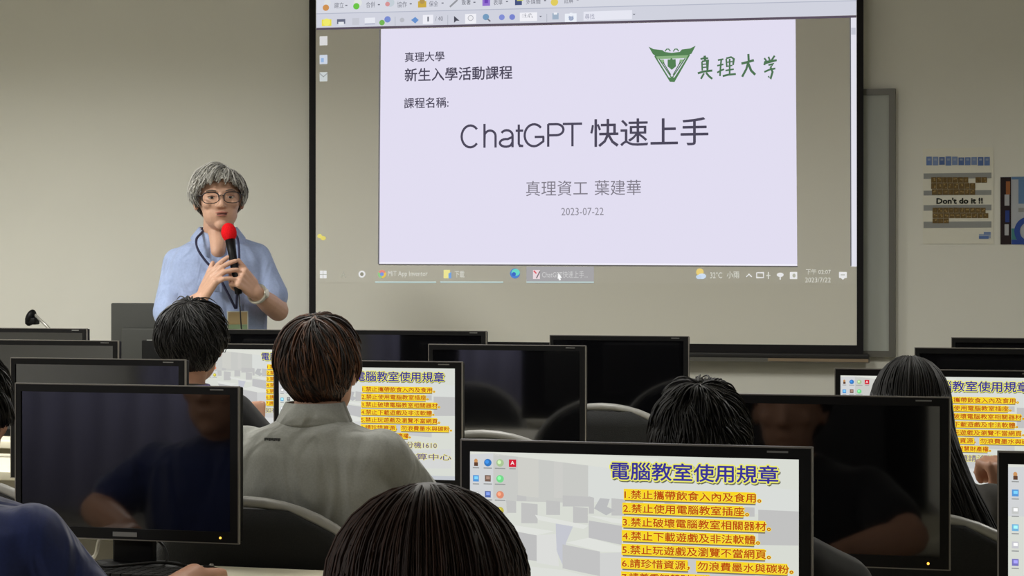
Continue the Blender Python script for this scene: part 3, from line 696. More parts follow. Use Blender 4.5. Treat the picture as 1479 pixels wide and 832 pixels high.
# ------------------------------------------------------------------ chairs
def make_chair_meshes():
    r = {}
    a, bb, zt = .25, .18, .44           # arch outline relative to the bottom of the back
    out = [(-a*.86, 0), (-a*.95, .08), (-a, .18)]
    for k in range(1, 20):
        an = math.pi*(1-k/20); out.append((a*math.cos(an), zt-bb+bb*math.sin(an)))
    out += [(a, .18), (a*.95, .08), (a*.86, 0)]
    cv = lambda x, z: -.05*(1-(x/a)**2)-.10*z            # hollow for the sitter and leaning back
    b = MB(); b.tube([(x, cv(x, z), z) for x, z in out], .0115, M_rim, 10, True); r['back_rim'] = b.mesh('back_rim')
    b = MB(); vs = []; fs = []; rows = 9; n = len(out)
    inn = lambda x, z, s: (x*s, .0+(.22+(z-.22)*s))
    half = n//2
    cols = 13
    grid = []
    for i in range(rows+1):
        z = .01+(zt-.025)*i/rows
        wd = a*(.86+.14*min(1, z/.2)) if z < zt-bb else a*math.sqrt(max(0.0, 1-((z-(zt-bb))/bb)**2))
        wd -= .008
        for j in range(cols):
            x = wd*(-1+2*j/(cols-1)); grid.append((x, z))
    for s_ in (0, 1):
        for x, z in grid: vs.append((x, cv(x, z)+(-.016 if s_ == 0 else .022*(1-(x/a)**2)), z))
    NG = len(grid)
    for i in range(rows):
        for j in range(cols-1):
            p = i*cols+j; fs.append((p, p+1, p+cols+1, p+cols)); fs.append((NG+p, NG+p+cols, NG+p+cols+1, NG+p+1))
        for j in (0, cols-1):
            p = i*cols+j; q = p+cols; fs.append((p, q, NG+q, NG+p) if j == 0 else (p, NG+p, NG+q, q))
    for j in range(cols-1):
        fs.append((j, NG+j, NG+j+1, j+1)); p = rows*cols+j; fs.append((p, p+1, NG+p+1, NG+p))
    b.add(vs, fs, M_chair, True); r['backrest'] = b.mesh('backrest')
    b = MB(); b.loft([(0, 0, 0, .19, .18), (0, 0, .012, .235, .225), (0, 0, .045, .245, .235), (0, 0, .065, .22, .21), (0, 0, .07, .15, .15)], M_chair, 28, 3.2); r['seat'] = b.mesh('seat')
    b = MB(); b.tube([(0, 0, 0), (0, -.2, -.005), (0, -.262, .03), (0, -.275, .12), (0, -.29, .25)], .022, M_black, 10); r['back_support'] = b.mesh('back_support')
    b = MB(); b.lathe([(.026, -.34), (.026, -.14), (.018, -.14), (.018, 0)], M_metal, (0, 0, 0), 'Z', 14); r['gas_post'] = b.mesh('gas_post')
    b = MB()
    for k in range(5):
        an = 2*math.pi*k/5+.3; c, s_ = math.cos(an), math.sin(an)
        b.tube([(0, 0, .11), (c*.12, s_*.12, .105), (c*.26, s_*.26, .075)], [.03, .024, .016], M_black, 8)
    r['star_base'] = b.mesh('star_base')
    b = MB(); b.lathe([(.018, -.018), (.027, -.014), (.027, .014), (.018, .018)], M_black, (0, 0, 0), 'X', 12); r['caster'] = b.mesh('caster')
    return r
CM = make_chair_meshes()
def chair(x, y, top, label, rz=0):
    """y is the middle of the back near its top; top is the height of the arch"""
    t = thing('office_chair', label, 'chair', (0, 0, 0), rz, 'black swivel chairs with grey rims')
    zb = top-.45; sy = .30
    t.location = (x+math.sin(rz)*-sy, y+sy*math.cos(rz), 0)
    sz = .462
    for k in ('backrest', 'back_rim'):
        o = put(k, CM[k], t); o.location = (0, -sy+.05, zb)
    o = put('seat', CM['seat'], t); o.location = (0, 0, sz-.07)
    o = put('back_support', CM['back_support'], t); o.location = (0, 0, sz-.08)
    o = put('gas_post', CM['gas_post'], t); o.location = (0, 0, sz-.07)
    st = put('star_base', CM['star_base'], t)
    for k in range(5):
        an = 2*math.pi*k/5+.3; o = put('caster', CM['caster'], t); o.location = (math.cos(an)*.27, math.sin(an)*.27, .0275); o.rotation_euler = (0, 0, an)
    return t
chair(X_at(704, R2-.72), R2-.72, .912, 'empty black chair with grey rim behind the nearest lit monitor')
chair(X_at(874, R1-.72), R1-.72, .922, 'empty black chair with grey rim farther back, right of the other empty chair')

# ------------------------------------------------------------------ people
SK = mat('skin', (204, 162, 138), .5, .4, noise=.04, nscale=40)
SKD = mat('skin_tan', (170, 126, 102), .5, .4, noise=.04, nscale=40)
M_trouser = mat('dark_trousers', (34, 35, 42), .85, .2, noise=.1, nscale=200)
M_shoe = mat('dark_shoe', (24, 22, 22), .5, .4)

def head_vol(b, c, fy, s=1.0, jaw=1.0):
    """cranium, face, jaw, nose, ears; c is the middle of the cranium; fy the facing sign"""
    c = Vector(c); P = lambda x, y, z: (c.x+x*s, c.y+y*s*fy, c.z+z*s)
    S = lambda *r: tuple(v*s for v in r)
    b.ell(P(0, -.012, .005), S(.075, .092, .094), None, 20, 14)
    b.ell(P(0, .02, -.02), S(.068, .072, .085), None, 18, 12)
    b.ell(P(0, .03, -.065), S(.058*jaw, .058, .062), None, 18, 12)      # jaw
    b.ell(P(0, .066, -.107), S(.024, .02, .02), None, 12, 8)             # chin
    b.ell(P(0, .074, .012), S(.052, .016, .014), None, 12, 8)            # brow
    b.cap(P(0, .088, .0), .0075*s, P(0, .102, -.038), .0115*s, None, 10)  # nose
    for q in (-1, 1):
        b.ell(P(q*.011, .093, -.042), S(.009, .009, .007), None, 8, 6)
        b.ell(P(q*.04, .062, -.032), S(.022, .02, .02), None, 10, 8)      # cheekbone
        b.ell(P(q*.078, -.008, -.022), S(.009, .02, .033), None, 10, 8)   # ear
        b.ell(P(q*.083, -.016, -.012), S(.006, .016, .022), None, 8, 6)
    b.ell(P(0, .082, -.071), S(.022, .011, .010), None, 10, 6)           # mouth mound
def hand_vol(b, w, d, n, th, curls, thumb=(20, 20, .5), s=1.0, spread=.1):
    """wrist, direction to knuckles, palm-facing normal, thumb-side vector; curls: one (mcp, pip, dip) per finger in degrees"""
    w = Vector(w); d = Vector(d).normalized(); n = Vector(n); n = (n-d*n.dot(d)).normalized()
    t = Vector(th); t = (t-d*t.dot(d)-n*t.dot(n)).normalized()
    for q in (-1, -.35, .35, 1):
        b.cap(w+t*q*.017*s+d*.008*s, .0155*s, w+d*.083*s+t*q*.03*s, .0125*s, None, 10)
    b.ell(w+t*.027*s+d*.035*s+n*.006*s, (.016*s,)*3, None, 10, 8)
    ls = [(.041, .025, .020), (.046, .029, .021), (.042, .027, .020), (.033, .020, .018)]
    rs = [.0102, .0104, .0100, .009]
    for k in range(4):
        off = (1.0, .34, -.33, -1.0)[k]
        p = w+d*(.086-.006*abs(off))*s+t*off*.03*s
        ang = 0; dd0 = (d+t*spread*off).normalized()
        for j in range(3):
            ang += math.radians(curls[k][j]); dd = dd0*math.cos(ang)+n*math.sin(ang)
            q = p+dd*ls[k][j]*s
            b.cap(p, rs[k]*s*(1-.07*j), q, rs[k]*s*(1-.07*(j+1)), None, 10); p = q
    p = w+d*.022*s+t*.026*s
    a1, a2, nn = thumb
    dd = (t*math.cos(math.radians(a1))+d*math.sin(math.radians(a1))+n*nn).normalized()
    for j, L in enumerate((.040, .031, .026)):
        q = p+dd*L*s; b.cap(p, (.0145, .0108, .0098)[j]*s, q, (.0115, .01, .0082)[j]*s, None, 10); p = q
        dd = (dd+d*math.radians(a2)*.8).normalized()
REST = [(25, 25, 15)]*4

def strands(b, mt, c, R, crown, n, length, exclude, lift=.012, wd=.003, seed=1, zmin=-.35, fall=None, swirl=.25, jit=.25, steps=8, comb=None, mats=None, stop=None, grace=2, wave=.35):
    """clumps of hair growing from the scalp away from the crown; fall: lower z where long hair ends"""
    rn = random.Random(seed); c = Vector(c); crown = Vector(crown).normalized()
    made = 0; tries = 0
    while made < n and tries < n*20:
        tries += 1
        d = Vector((rn.gauss(0, 1), rn.gauss(0, 1), rn.gauss(0, 1)))
        if d.length < 1e-3: continue
        d.normalize()
        if d.z < zmin or exclude(d): continue
        made += 1
        t = d-crown; t = t-d*t.dot(d); t = t.normalized() if t.length > 1e-4 else d.orthogonal().normalized()
        t = (t+d.cross(t)*swirl+Vector((rn.gauss(0, jit), rn.gauss(0, jit), rn.gauss(0, jit)))).normalized()
        if fall is None: t = (t+wave*Vector((math.sin(9*d.y+4*d.z+seed), math.sin(8*d.x+5*d.z+2*seed), math.sin(7*d.x-6*d.y+seed)))).normalized()
        if comb: t = (t+Vector(comb)*1.0).normalized()
        L = length(d)*(.75+.5*rn.random()); lf = lift*(.35+.9*rn.random())*(1 if fall else (.65+.55*math.sin(11*d.x+3*seed)*math.sin(10*d.y+2*d.z+seed)+.2))
        gr = 0; pts = []; cur = d.copy(); p = None; falling = False
        st = L/steps
        if fall is None:
            for k in range(steps+1):
                s_ = k/steps; off = .004+lf*math.sin(min(1, s_*1.25)*math.pi/2)*max(.2, min(1, (cur.z+.8)/.7))
                if (stop or exclude)(cur):
                    gr += 1
                    if gr > grace: break
                q = Vector((cur.x*R[0], cur.y*R[1], cur.z*R[2])); nrm = Vector((cur.x/R[0], cur.y/R[1], cur.z/R[2])).normalized()
                pts.append(c+q+nrm*off)
                rr = sum(R)/3
                tt = t-cur*t.dot(cur); tt = tt.normalized() if tt.length > 1e-4 else cur.orthogonal()
                g = Vector((0, 0, -.5)); g = g-cur*g.dot(cur); tt = (tt+g*.35).normalized()
                cur = (cur+tt*(st/rr)).normalized()
        else:
            for k in range(60):
                off = .004+lf*min(1, k/5)
                if not falling:
                    q = Vector((cur.x*R[0], cur.y*R[1], cur.z*R[2])); nrm = Vector((cur.x/R[0], cur.y/R[1], cur.z/R[2])).normalized()
                    p = c+q+nrm*off; pts.append(p)
                    g = Vector((0, 0, -1)); g = g-cur*g.dot(cur); tt = t-cur*t.dot(cur)
                    tt = (tt*.6+g*1.2)
                    tt = tt.normalized() if tt.length > 1e-4 else cur.orthogonal()
                    cur = (cur+tt*.25).normalized()
                    if cur.z < -.02:
                        falling = True; hd = Vector((cur.x, cur.y, 0)); end = fall(hd, rn); base = p.copy(); m_ = 7
                else:
                    for j in range(1, m_+1):
                        s_ = j/m_; e = Vector(end); z = base.z+(e.z-base.z)*s_
                        s2 = s_**1.3
                        pts.append(Vector((base.x+(e.x-base.x)*s2+rn.gauss(0, .0015), base.y+(e.y-base.y)*s_**.45+rn.gauss(0, .0015), z)))
                    break
        N = len(pts)
        if N < 3: continue
        rad = [wd*(.55 if i == 0 else (1.0 if i < N*.6 else max(.12, 1-(i-N*.6)/(N*.42)))) for i in range(N)]
        b.tube(pts, rad, (rn.choice(mats) if mats else mt), 3)
def hair_cap(b, mt, c, R, exclude, k=1.03, zmin=-.4, low=None):
    bm = bmesh.new(); bmesh.ops.create_uvsphere(bm, u_segments=40, v_segments=28, radius=1)
    kill = [f for f in bm.faces if exclude(f.calc_center_median().normalized()) or f.calc_center_median().normalized().z < zmin]
    bmesh.ops.delete(bm, geom=kill, context='FACES')
    for v in bm.verts: v.co = Vector(c)+Vector((v.co.x*R[0]*k, v.co.y*R[1]*k, v.co.z*R[2]*k))
    bmesh.ops.solidify(bm, geom=bm.faces[:], thickness=.004)
    b.bm(bm, mt, True)

def limb(b, pts, rs, extra=0.0):
    for i in range(len(pts)-1): b.cap(pts[i], rs[i]+extra, pts[i+1], rs[i+1]+extra, None)

def seated(name_label, px, Y, top_px, shirt, skin, arms, hands, scale=1.0, lean=(0, 0), hips_y=-.04, group=None, rz=0, voxel=.007, sleeve=.62, head_turn=0, trousers=M_trouser, headx=0.0, shw=1.0, collar=None, top_z=None, neck=.272):
    """a student on a chair facing the front; arms: list of (shoulder-side, elbow, wrist) in local metres"""
    ztop = top_z if top_z else on_y(px, top_px, Y).z-.012
    t = thing('person', name_label, 'person', (X_at(px, Y), Y, 0), rz, group or 'people seated at the computers')
    hs = scale
    hc = Vector((headx, 0, ztop-.099*hs))
    b = MB(); head_vol(b, (0, 0, 0), 1, hs)
    if head_turn:
        Rm = Matrix.Rotation(head_turn, 3, 'Z'); b.v = [tuple(Rm @ Vector(v)) for v in b.v]
    b.v = [tuple(Vector(v)+hc) for v in b.v]
    zs = ztop-neck*hs                        # shoulder line
    lx, ly = lean
    neck0 = hc+Vector((0, -.018, -.075)); neck1 = Vector((lx*.8, ly*.5-.03, zs+.01))
    b.cap(neck0, .050*hs, neck1, .052*hs, None)
    seat = .47
    rings = []
    prof = [(0.0, .165, .12), (.10, .17, .125), (.3, .158, .112), (.55, .158, .112), (.76, .168, .112), (.90, .164, .098), (.985, .128, .078), (1.02, .078, .060), (1.06, .050, .048)]
    for s_, rx, ry in prof:
        rings.append((lx*s_, hips_y*(1-s_)+(ly-.03)*s_, seat+.02+(zs-seat-.0)*s_, rx*shw, ry))
    b.loft(rings, None, 24, 2.4)
    sh = MB(); sh.loft([(x, y, z, rx+.012, ry+.012) for x, y, z, rx, ry in rings[:-1]]+[(rings[-1][0], rings[-1][1], rings[-1][2], .056, .056)], None, 28, 2.4)
    for i, (sd, el, wr) in enumerate(arms):
        S0 = Vector((lx+sd*.152*shw, ly-.03, zs-.034)); E = Vector(el); Wp = Vector(wr)
        limb(b, [S0, S0+(E-S0)*.5, E], [.05, .044, .038]); limb(b, [E, E+(Wp-E)*.4, Wp], [.038, .038, .026])
        e2 = S0+(E-S0)*min(1, sleeve*1.0)
        limb(sh, [S0, S0+(E-S0)*.35, e2], [.060, .058, .058])
        if sleeve > 1: limb(sh, [E, E+(Wp-E)*.92], [.05, .036])
        h = hands[i]
        if h: hand_vol(b, Wp, *h)
    tr = MB()
    for q in (-1, 1):
        K = [(q*.09, hips_y, .545), (q*.10, .22, .56), (q*.105, .40, .555), (q*.105, .40, .30), (q*.105, .38, .11)]
        limb(b, K, [.08, .07, .055, .05, .038]); limb(tr, K, [.088, .08, .066, .062, .06])
        b.cap((q*.105, .37, .06), .04, (q*.108, .5, .045), .034, None)
        s2 = MB(); s2.cap((q*.105, .35, .046), .045, (q*.11, .52, .040), .039, None)
        remeshed(s2, .008, 2, M_shoe, 'shoe', t)
    tr.loft([(0, hips_y, .47, .17, .13), (0, hips_y, .56, .182, .138), (0, hips_y, .63, .176, .13)], None, 24, 2.4)
    body = remeshed(b, voxel, 3, skin, 'body', t)
    remeshed(sh, voxel, 5, shirt, 'shirt', t)
    remeshed(tr, .010, 4, trousers, 'trousers', t)
    t['hc'] = 0; del t['hc']
    return t, hc, zs, rings

def face_excl(front, side_low=-.15, turn=0.0, brow=.42, nape=-.55):
    """no hair over the face, around the ears, under the nape"""
    cs, sn = math.cos(-turn), math.sin(-turn)
    def g(d):
        x = d.x*cs-d.y*sn; y = (d.x*sn+d.y*cs)*front
        if y > .25 and d.z < brow+.25*abs(x): return True
        if y > -.1 and d.z < side_low+.1: return True
        return d.z < nape
    return g
HR = (.082, .100, .100)

# -- presenter ---------------------------------------------------------------
PX, PY = 315, 7.42
ppos = on_y(PX, HOR, PY); prz = math.atan2(ppos.x, ppos.y)*-1
pres = thing('person', 'person in light blue polo shirt and lanyard standing and speaking into a red microphone', 'person', (ppos.x, ppos.y, 0), prz)
PS = (ppos-cam.location).dot(FW)/F
def pl(px_, py_, y):                      # local point; y<0 is towards the audience
    k = PS*(1+y/8.0)
    return Vector(((px_-PX)*k, y, CAMZ+(HOR-py_)*k))
b = MB(); HS = 1.06
hc = pl(316, 282, -.015); head_vol(b, (0, 0, 0), -1, HS, 1.02)
tilt = Matrix.Rotation(math.radians(-2), 3, 'Y') @ Matrix.Rotation(math.radians(5), 3, 'Z')
b.v = [tuple(tilt @ Vector((v[0]*1.07, v[1], v[2]))+hc) for v in b.v]
b.cap((0, -.005, 1.46), .046, (0, -.075, 1.395), .030, None)
b.cap(hc+Vector((0, .02, -.08)), .058, (.0, .03, 1.43), .062, None)
TR = [(0, .02, .92, .165, .115), (0, .02, 1.02, .168, .12), (.0, .015, 1.15, .172, .122), (-.005, .015, 1.28, .18, .122), (-.008, .02, 1.36, .172, .105), (-.004, .025, 1.415, .125, .080), (0, .03, 1.452, .07, .060)]
b.loft(TR, None, 28, 2.4)
SL, SR = pl(370, 372, .02), pl(258, 380, .02)
EL, ER = pl(401, 449, -.05), pl(246, 462, -.06)
WL, WR = pl(368, 422, -.235), pl(291, 431, -.25)
limb(b, [SL, (SL+EL)/2, EL], [.052, .046, .041]); limb(b, [EL, EL+(WL-EL)*.4, WL], [.041, .040, .028])
limb(b, [SR, (SR+ER)/2, ER], [.052, .046, .041]); limb(b, [ER, ER+(WR-ER)*.4, WR], [.041, .040, .028])
mic0, mic1 = pl(341, 402, -.275), pl(330.5, 336, -.225)
# his left hand (image right) closed round the microphone, index finger pointing up
hand_vol(b, WL, pl(349, 401, -.285)-WL, (-.9, .45, .15), (-.25, .15, 1), [(62, 70, 40), (70, 78, 42), (74, 80, 42), (78, 80, 42)], (70, 10, .25), 1.08, .04)
# his right hand open, palm up, fingers reaching to the microphone hand, thumb raised
dR = pl(306, 405, -.275)-WR
hand_vol(b, WR, dR, (.6, .25, -.1), (-.6, .0, .8), [(12, 14, 8), (18, 20, 10), (26, 26, 12), (34, 30, 15)], (68, 4, .02), 1.1, .13)
for q in (-1, 1): limb(b, [(q*.085, .02, .92), (q*.09, .02, .5), (q*.095, .04, .09)], [.085, .058, .04]); b.cap((q*.095, .05, .05), .04, (q*.11, -.1, .04), .034, None)
body = remeshed(b, .0040, 2, SK, 'body', pres)
M_polo = mat('light_blue_polo', (156, 172, 208), .85, .2, sheen=.2, noise=.06, nscale=120, bump=.25, fold=.55)
sh = MB(); sh.loft([(x, y, z, rx+.018, ry+.018) for x, y, z, rx, ry in TR[:-1]]+[(0, .03, 1.44, .080, .072)], None, 32, 2.4)
sh.loft([(0, .02, .86, .182, .132), (0, .02, .95, .186, .136)], None, 32, 2.4)
eL2, eR2 = SL+(EL-SL)*.72, SR+(ER-SR)*.86
limb(sh, [SL, SL+(EL-SL)*.35, eL2], [.058, .058, .064]); limb(sh, [SR, SR+(ER-SR)*.35, eR2], [.060, .062, .070])
sh.cap((.05, .03, 1.418), .045, SL+Vector((-.02, 0, .012)), .052, None); sh.cap((-.05, .03, 1.418), .045, SR+Vector((.02, 0, .012)), .052, None)
shirt = remeshed(sh, .006, 5, M_polo, 'polo_shirt', pres)
def shaped(bm_pts, th):
    pass
# collar: two flaps and a band round the neck
cb = MB(); ring = []
for k in range(25):
    a = math.radians(-250+k*320/24)   # open at the front
    ring.append((math.cos(a), math.sin(a)))
vs = []
for k in range(25):
    a = math.radians(-70+k*320/24); cx, cy = math.cos(a), math.sin(a)
    fr = max(0, -cy)
    vs += [(cx*.066, .028+cy*.066, 1.488-.03*fr), (cx*.074, .028+cy*.074, 1.490-.04*fr), (cx*.104, .022+cy*.100-.030*fr, 1.452-.080*fr), (cx*.102, .022+cy*.096-.028*fr, 1.444-.080*fr)]
fs = []
for k in range(24):
    for j in range(3): p = k*4+j; fs.append((p, p+4, p+5, p+1))
cb.add(vs, fs, M_polo, True)
cm = cb.mesh('collar'); co = put('collar', cm, pres); md = co.modifiers.new('s', 'SOLIDIFY'); md.thickness = .004; md.offset = 0
# placket
pk = MB(); pk.box(-.016, .016, -.152, -.138, 1.24, 1.345, M_polo, .003); pk.build('placket', pres)
tr = MB()
for q in (-1, 1): limb(tr, [(q*.085, .02, .90), (q*.09, .02, .5), (q*.095, .03, .10)], [.10, .078, .068])
tr.loft([(0, .02, .80, .16, .12), (0, .02, .95, .172, .126)], None, 28, 2.4)
remeshed(tr, .012, 4, M_trouser, 'trousers', pres)
for q in (-1, 1):
    s2 = MB(); s2.cap((q*.095, .06, .046), .045, (q*.115, -.13, .040), .040, None); remeshed(s2, .009, 2, M_shoe, 'shoe', pres)
# face details
def hp(x, y, z): return tilt @ Vector((x*HS*1.07, -y*HS, z*HS))+hc
M_eye = mat('eye_dark', (34, 26, 24), .2, .5); M_eyew = mat('eye_white', (206, 198, 188), .3, .5); M_lip = mat('lip', (172, 112, 98), .5, .4); M_brow = mat('grey_brow', (104, 92, 82), .8)
for q in (-1, 1):
    e = MB(); e.ell(hp(q*.031, .0815, -.010), (.0135, .007, .0065), M_eyew, 12, 8); e.ell(hp(q*.031, .0865, -.010), (.0062, .004, .006), M_eye, 10, 8)
    e.tube([hp(q*.031+k*.014, .088-.004*abs(k), -.0045-.003*abs(k)) for k in (-1, -.5, 0, .5, 1)], .0022, mat('eyelid', (150, 106, 84), .6), 6); e.build('eye', body)
    e = MB(); e.tube([hp(q*(.016+k*.033), .092-.012*k, .012+.004*math.sin(k*3)) for k in (0, .33, .66, 1)], [.002, .003, .003, .0015], M_brow, 6); e.build('eyebrow', body)
e = MB(); e.tube([hp(x, .094-.28*abs(x)**1.2, -.066+.0015*math.cos(x*90)) for x in (-.022, -.011, 0, .011, .022)], [.0015, .0035, .004, .0035, .0015], M_lip, 6)
e.tube([hp(x, .0945-.3*abs(x)**1.2, -.0755) for x in (-.018, -.009, 0, .009, .018)], [.0015, .004, .0048, .004, .0015], M_lip, 6)
e.tube([hp(x, .0965-.3*abs(x)**1.2, -.071) for x in (-.017, 0, .017)], .0018, mat('mouth_dark', (78, 36, 34), .5), 6); e.build('mouth', body)
# glasses
M_frame = mat('glasses_frame', (30, 22, 24), .35, .5)
gl_ = MB()
for q in (-1, 1):
    pts = []
    for k in range(20):
        a = 2*math.pi*k/20; cx = math.copysign(abs(math.cos(a))**.75, math.cos(a)); cz = math.copysign(abs(math.sin(a))**.75, math.sin(a))
        pts.append(hp(q*.036+cx*.028, .106-.012*abs(q*.036+cx*.028)/.06, -.012+cz*.020))
    gl_.tube(pts, [.0026 if math.sin(2*math.pi*k/20) > -.1 else .0016 for k in range(20)], M_frame, 6, True)
    gl_.tube([hp(q*.064, .093, -.004), hp(q*.076, .075, -.002), hp(q*.083, .0, -.004)], .0022, M_frame, 6)
gl_.tube([hp(-.0085, .105, -.006), hp(0, .107, -.003), hp(.0085, .105, -.006)], .0018, M_frame, 6)
gl_.build('glasses', pres)
# hair
G1, G2, G3 = mat('hair_grey', (150, 149, 144), .6, .3), mat('hair_silver', (192, 190, 184), .6, .3), mat('hair_dark_grey', (78, 74, 70), .65, .3)
hb = MB(); RR = tuple(v*HS for v in (.0815, .097, .101))
def hl(ax_, x=0): return .62-1.0*max(0, ax_-.30)**1.5+.05*math.sin(17*x+1)+.03*math.sin(31*x)
def ex(d):
    ax_, f_ = abs(d.x), -d.y
    if f_ > 0 and ax_ < .86 and d.z < hl(ax_, d.x): return True
    if f_ > .30 and d.z < hl(ax_, d.x): return True
    if f_ > -.2 and d.z < -.22: return True
    return d.z < -.72
def ex2(d):
    ax_, f_ = abs(d.x), -d.y
    return (f_ > .1 and ax_ < .84 and d.z < hl(ax_, d.x)-.06) or (f_ > .36 and d.z < hl(ax_, d.x)-.06) or (f_ > -.2 and d.z < -.30) or d.z < -.8
hair_cap(hb, G3, (0, 0, 0), RR, lambda d: ex(d) or (d.y < 0 and d.z < hl(abs(d.x), d.x)+.06), 1.02, -.75)
strands(hb, G1, (0, 0, 0), RR, (.25, .3, 1), 3300, lambda d: .075+.02*max(0, d.z), ex, .013, .0019, 5, -.7, wave=.15, swirl=.35, jit=.25, mats=[G1, G1, G2, G2, G3], stop=ex2, grace=1)
# loose locks giving the top its volume, parted on his left and falling over the brow
strands(hb, G2, (0, 0, 0), tuple(v*1.03 for v in RR), (.45, -.05, 1), 650, lambda d: .10, lambda d: not (d.z > .55), .020, .0026, 8, .5, wave=.3, swirl=.1, jit=.22, mats=[G1, G2, G2], stop=lambda d: d.y < .1 and d.z < .50-.45*max(0, abs(d.x)-.35)+.10*math.sin(23*d.x), grace=1)
strands(hb, G2, (0, 0, 0), tuple(v*1.02 for v in RR), (.55, .1, .9), 500, lambda d: .05, lambda d: not (d.y < -.1 and .60 < d.z < .98), .012, .0019, 12, .5, wave=.2, swirl=.1, jit=.25, mats=[G1, G2, G2], stop=lambda d: d.z < .50+.08*math.sin(21*d.x), grace=1)
strands(hb, G3, (0, 0, 0), RR, (0, 0, 1), 700, lambda d: .045, lambda d: not (abs(d.x) > .72 and -.25 < d.z < .4 and d.y > -.36), .009, .0019, 9, -.4, mats=[G3, G3, G1], stop=lambda d: d.z < -.36, grace=1)
hb.v = [tuple(tilt @ Vector(v)+hc) for v in hb.v]
hb.build('hair', pres)

# things he holds or wears
t = thing('microphone', 'black handheld microphone with red foam windscreen held by the standing speaker', 'microphone', tuple(Matrix.Rotation(prz, 3, 'Z') @ mic0+pres.location), 0)
rel = Matrix.Rotation(prz, 3, 'Z') @ (mic1-mic0); ax = rel.normalized()
b = MB(); b.tube([ax*-.06, ax*0, rel*.5, rel*.86], [.0135, .0145, .0155, .019], M_black, 16); b.build('handle', t)
b = MB(); b.ell(rel*1.0, (.029, .029, .038), mat('red_foam', (226, 26, 34), .95, .1, noise=.12, nscale=250, bump=.6), 24, 16, ax.to_track_quat('Z', 'Y').to_matrix()); b.build('foam_windscreen', t)
b = MB(); b.tube([ax*-.06, ax*-.09+Vector((.0, .0, -.02)), Vector((.03, -.02, -.2)), Vector((.05, .03, -.45)), Vector((.05, .05, -.8))], .0028, M_cable_b, 6); b.build('cable', t)

def wear(name, label, cat):
    o = thing(name, label, cat, tuple(pres.location), prz); return o
o = wear('lanyard', 'dark navy lanyard cord around the neck of the standing speaker', 'lanyard')
M_lan = mat('navy_cord', (28, 30, 62), .7)
def spline(P, k_=6):
    P = [Vector(p) for p in P]; Q = []
    for i in range(len(P)-1):
        p0, p1, p2, p3 = P[max(0, i-1)], P[i], P[i+1], P[min(len(P)-1, i+2)]
        for k in range(k_):
            u = k/k_; Q.append(.5*((2*p1)+(p2-p0)*u+(2*p0-5*p1+4*p2-p3)*u*u+(3*p1-p0-3*p2+p3)*u**3))
    return Q+[P[-1]]
def ribbon(pts, wd, mt, mb):
    mb.tube(spline(pts), wd, mt, 6)
lp = MB()
left = [pl(291, 337, -.03), pl(284, 346, -.09), pl(286, 360, -.135), pl(298, 378, -.15), pl(313, 394, -.16), pl(327, 420, -.165), pl(340, 446, -.168)]
right = [pl(338, 337, -.03), pl(343, 345, -.09), pl(345, 362, -.135), pl(345, 382, -.15), pl(343, 405, -.16), pl(342, 425, -.165), pl(341, 446, -.168)]
back = [pl(300, 328, .07), pl(315, 325, .10), pl(330, 328, .07)]
ribbon(list(reversed(left))+back+right, .0048, M_lan, lp); lp.build('cord', o)
bg = MB(); c0 = pl(343, 464, -.172); bg.box(c0.x-.04, c0.x+.04, -.176, -.170, c0.z-.055, c0.z+.038, mat('badge_sleeve', (196, 200, 190), .25, .5), .002); bd_ = bg.build('badge', o)
bg = MB(); bg.box(c0.x-.036, c0.x+.036, -.178, -.1762, c0.z-.012, c0.z+.034, mat('badge_print_tan', (160, 140, 100), .6)); bg.box(c0.x-.036, c0.x+.036, -.178, -.1762, c0.z-.05, c0.z-.0125, mat('badge_print_green', (128, 152, 118), .6)); bg.build('badge_print', bd_)
o = wear('wristwatch', 'silver wristwatch on the wrist of the standing speaker', 'watch')
axw = (WL-EL).normalized(); c1 = WL-axw*.022; wb = MB()
u1 = axw.orthogonal().normalized(); u2 = axw.cross(u1)
M_sil = mat('watch_silver', (214, 212, 200), .3, .5, metal=.6)
wb.tube([c1+(u1*math.cos(2*math.pi*k/24)+u2*math.sin(2*math.pi*k/24))*.0335 for k in range(24)], .0075, M_sil, 8, True); wb.build('strap', o)
fd = (Vector((.1, -1, .35))); fd = (fd-axw*fd.dot(axw)).normalized()
wb = MB(); wb.ell(c1+fd*.037, (.019, .019, .007), M_sil, 16, 8, fd.to_track_quat('Z', 'Y').to_matrix()); wb.build('case', o)
wb = MB(); wb.ell(c1+fd*.0415, (.015, .015, .004), mat('watch_dial', (236, 232, 220), .3), 16, 8, fd.to_track_quat('Z', 'Y').to_matrix()); wb.build('dial', o)

# -- seated students ------------------------------------------------------------
def add_hair(t, hc, mats, crown, length, turn=0, hs=1.0, n=1400, lift=.018, wd=.0034, seed=2, brow=.35, side=-.25, nape=-.72, R=HR, swirl=.3, jit=.25, capk=1.04):
    hb = MB(); ex = face_excl(1, side, turn, brow, nape); Rr = tuple(v*hs for v in R)
    hair_cap(hb, mats[0], (0, 0, 0), Rr, ex, capk, nape)
    strands(hb, mats[0], (0, 0, 0), Rr, crown, n, length, ex, lift, wd, seed, nape, swirl=swirl, jit=jit, mats=mats)
    hb.v = [tuple(Vector(v)+hc+Vector((0, -.011, .002))) for v in hb.v]
    return hb.build('hair', t)
HB1, HB2 = mat('hair_black', (15, 13, 13), .5, .4), mat('hair_black_soft', (26, 23, 22), .5, .4)
BR1, BR2, BR3 = mat('hair_brown_dark', (30, 20, 16), .5, .4), mat('hair_brown', (62, 38, 26), .5, .4), mat('hair_brown_light', (96, 62, 42), .5, .4)
typing = lambda: [((0, 1, -.05), (0, 0, -1), (-1, 0, 0), REST), ((0, 1, -.05), (0, 0, -1), (1, 0, 0), REST)]

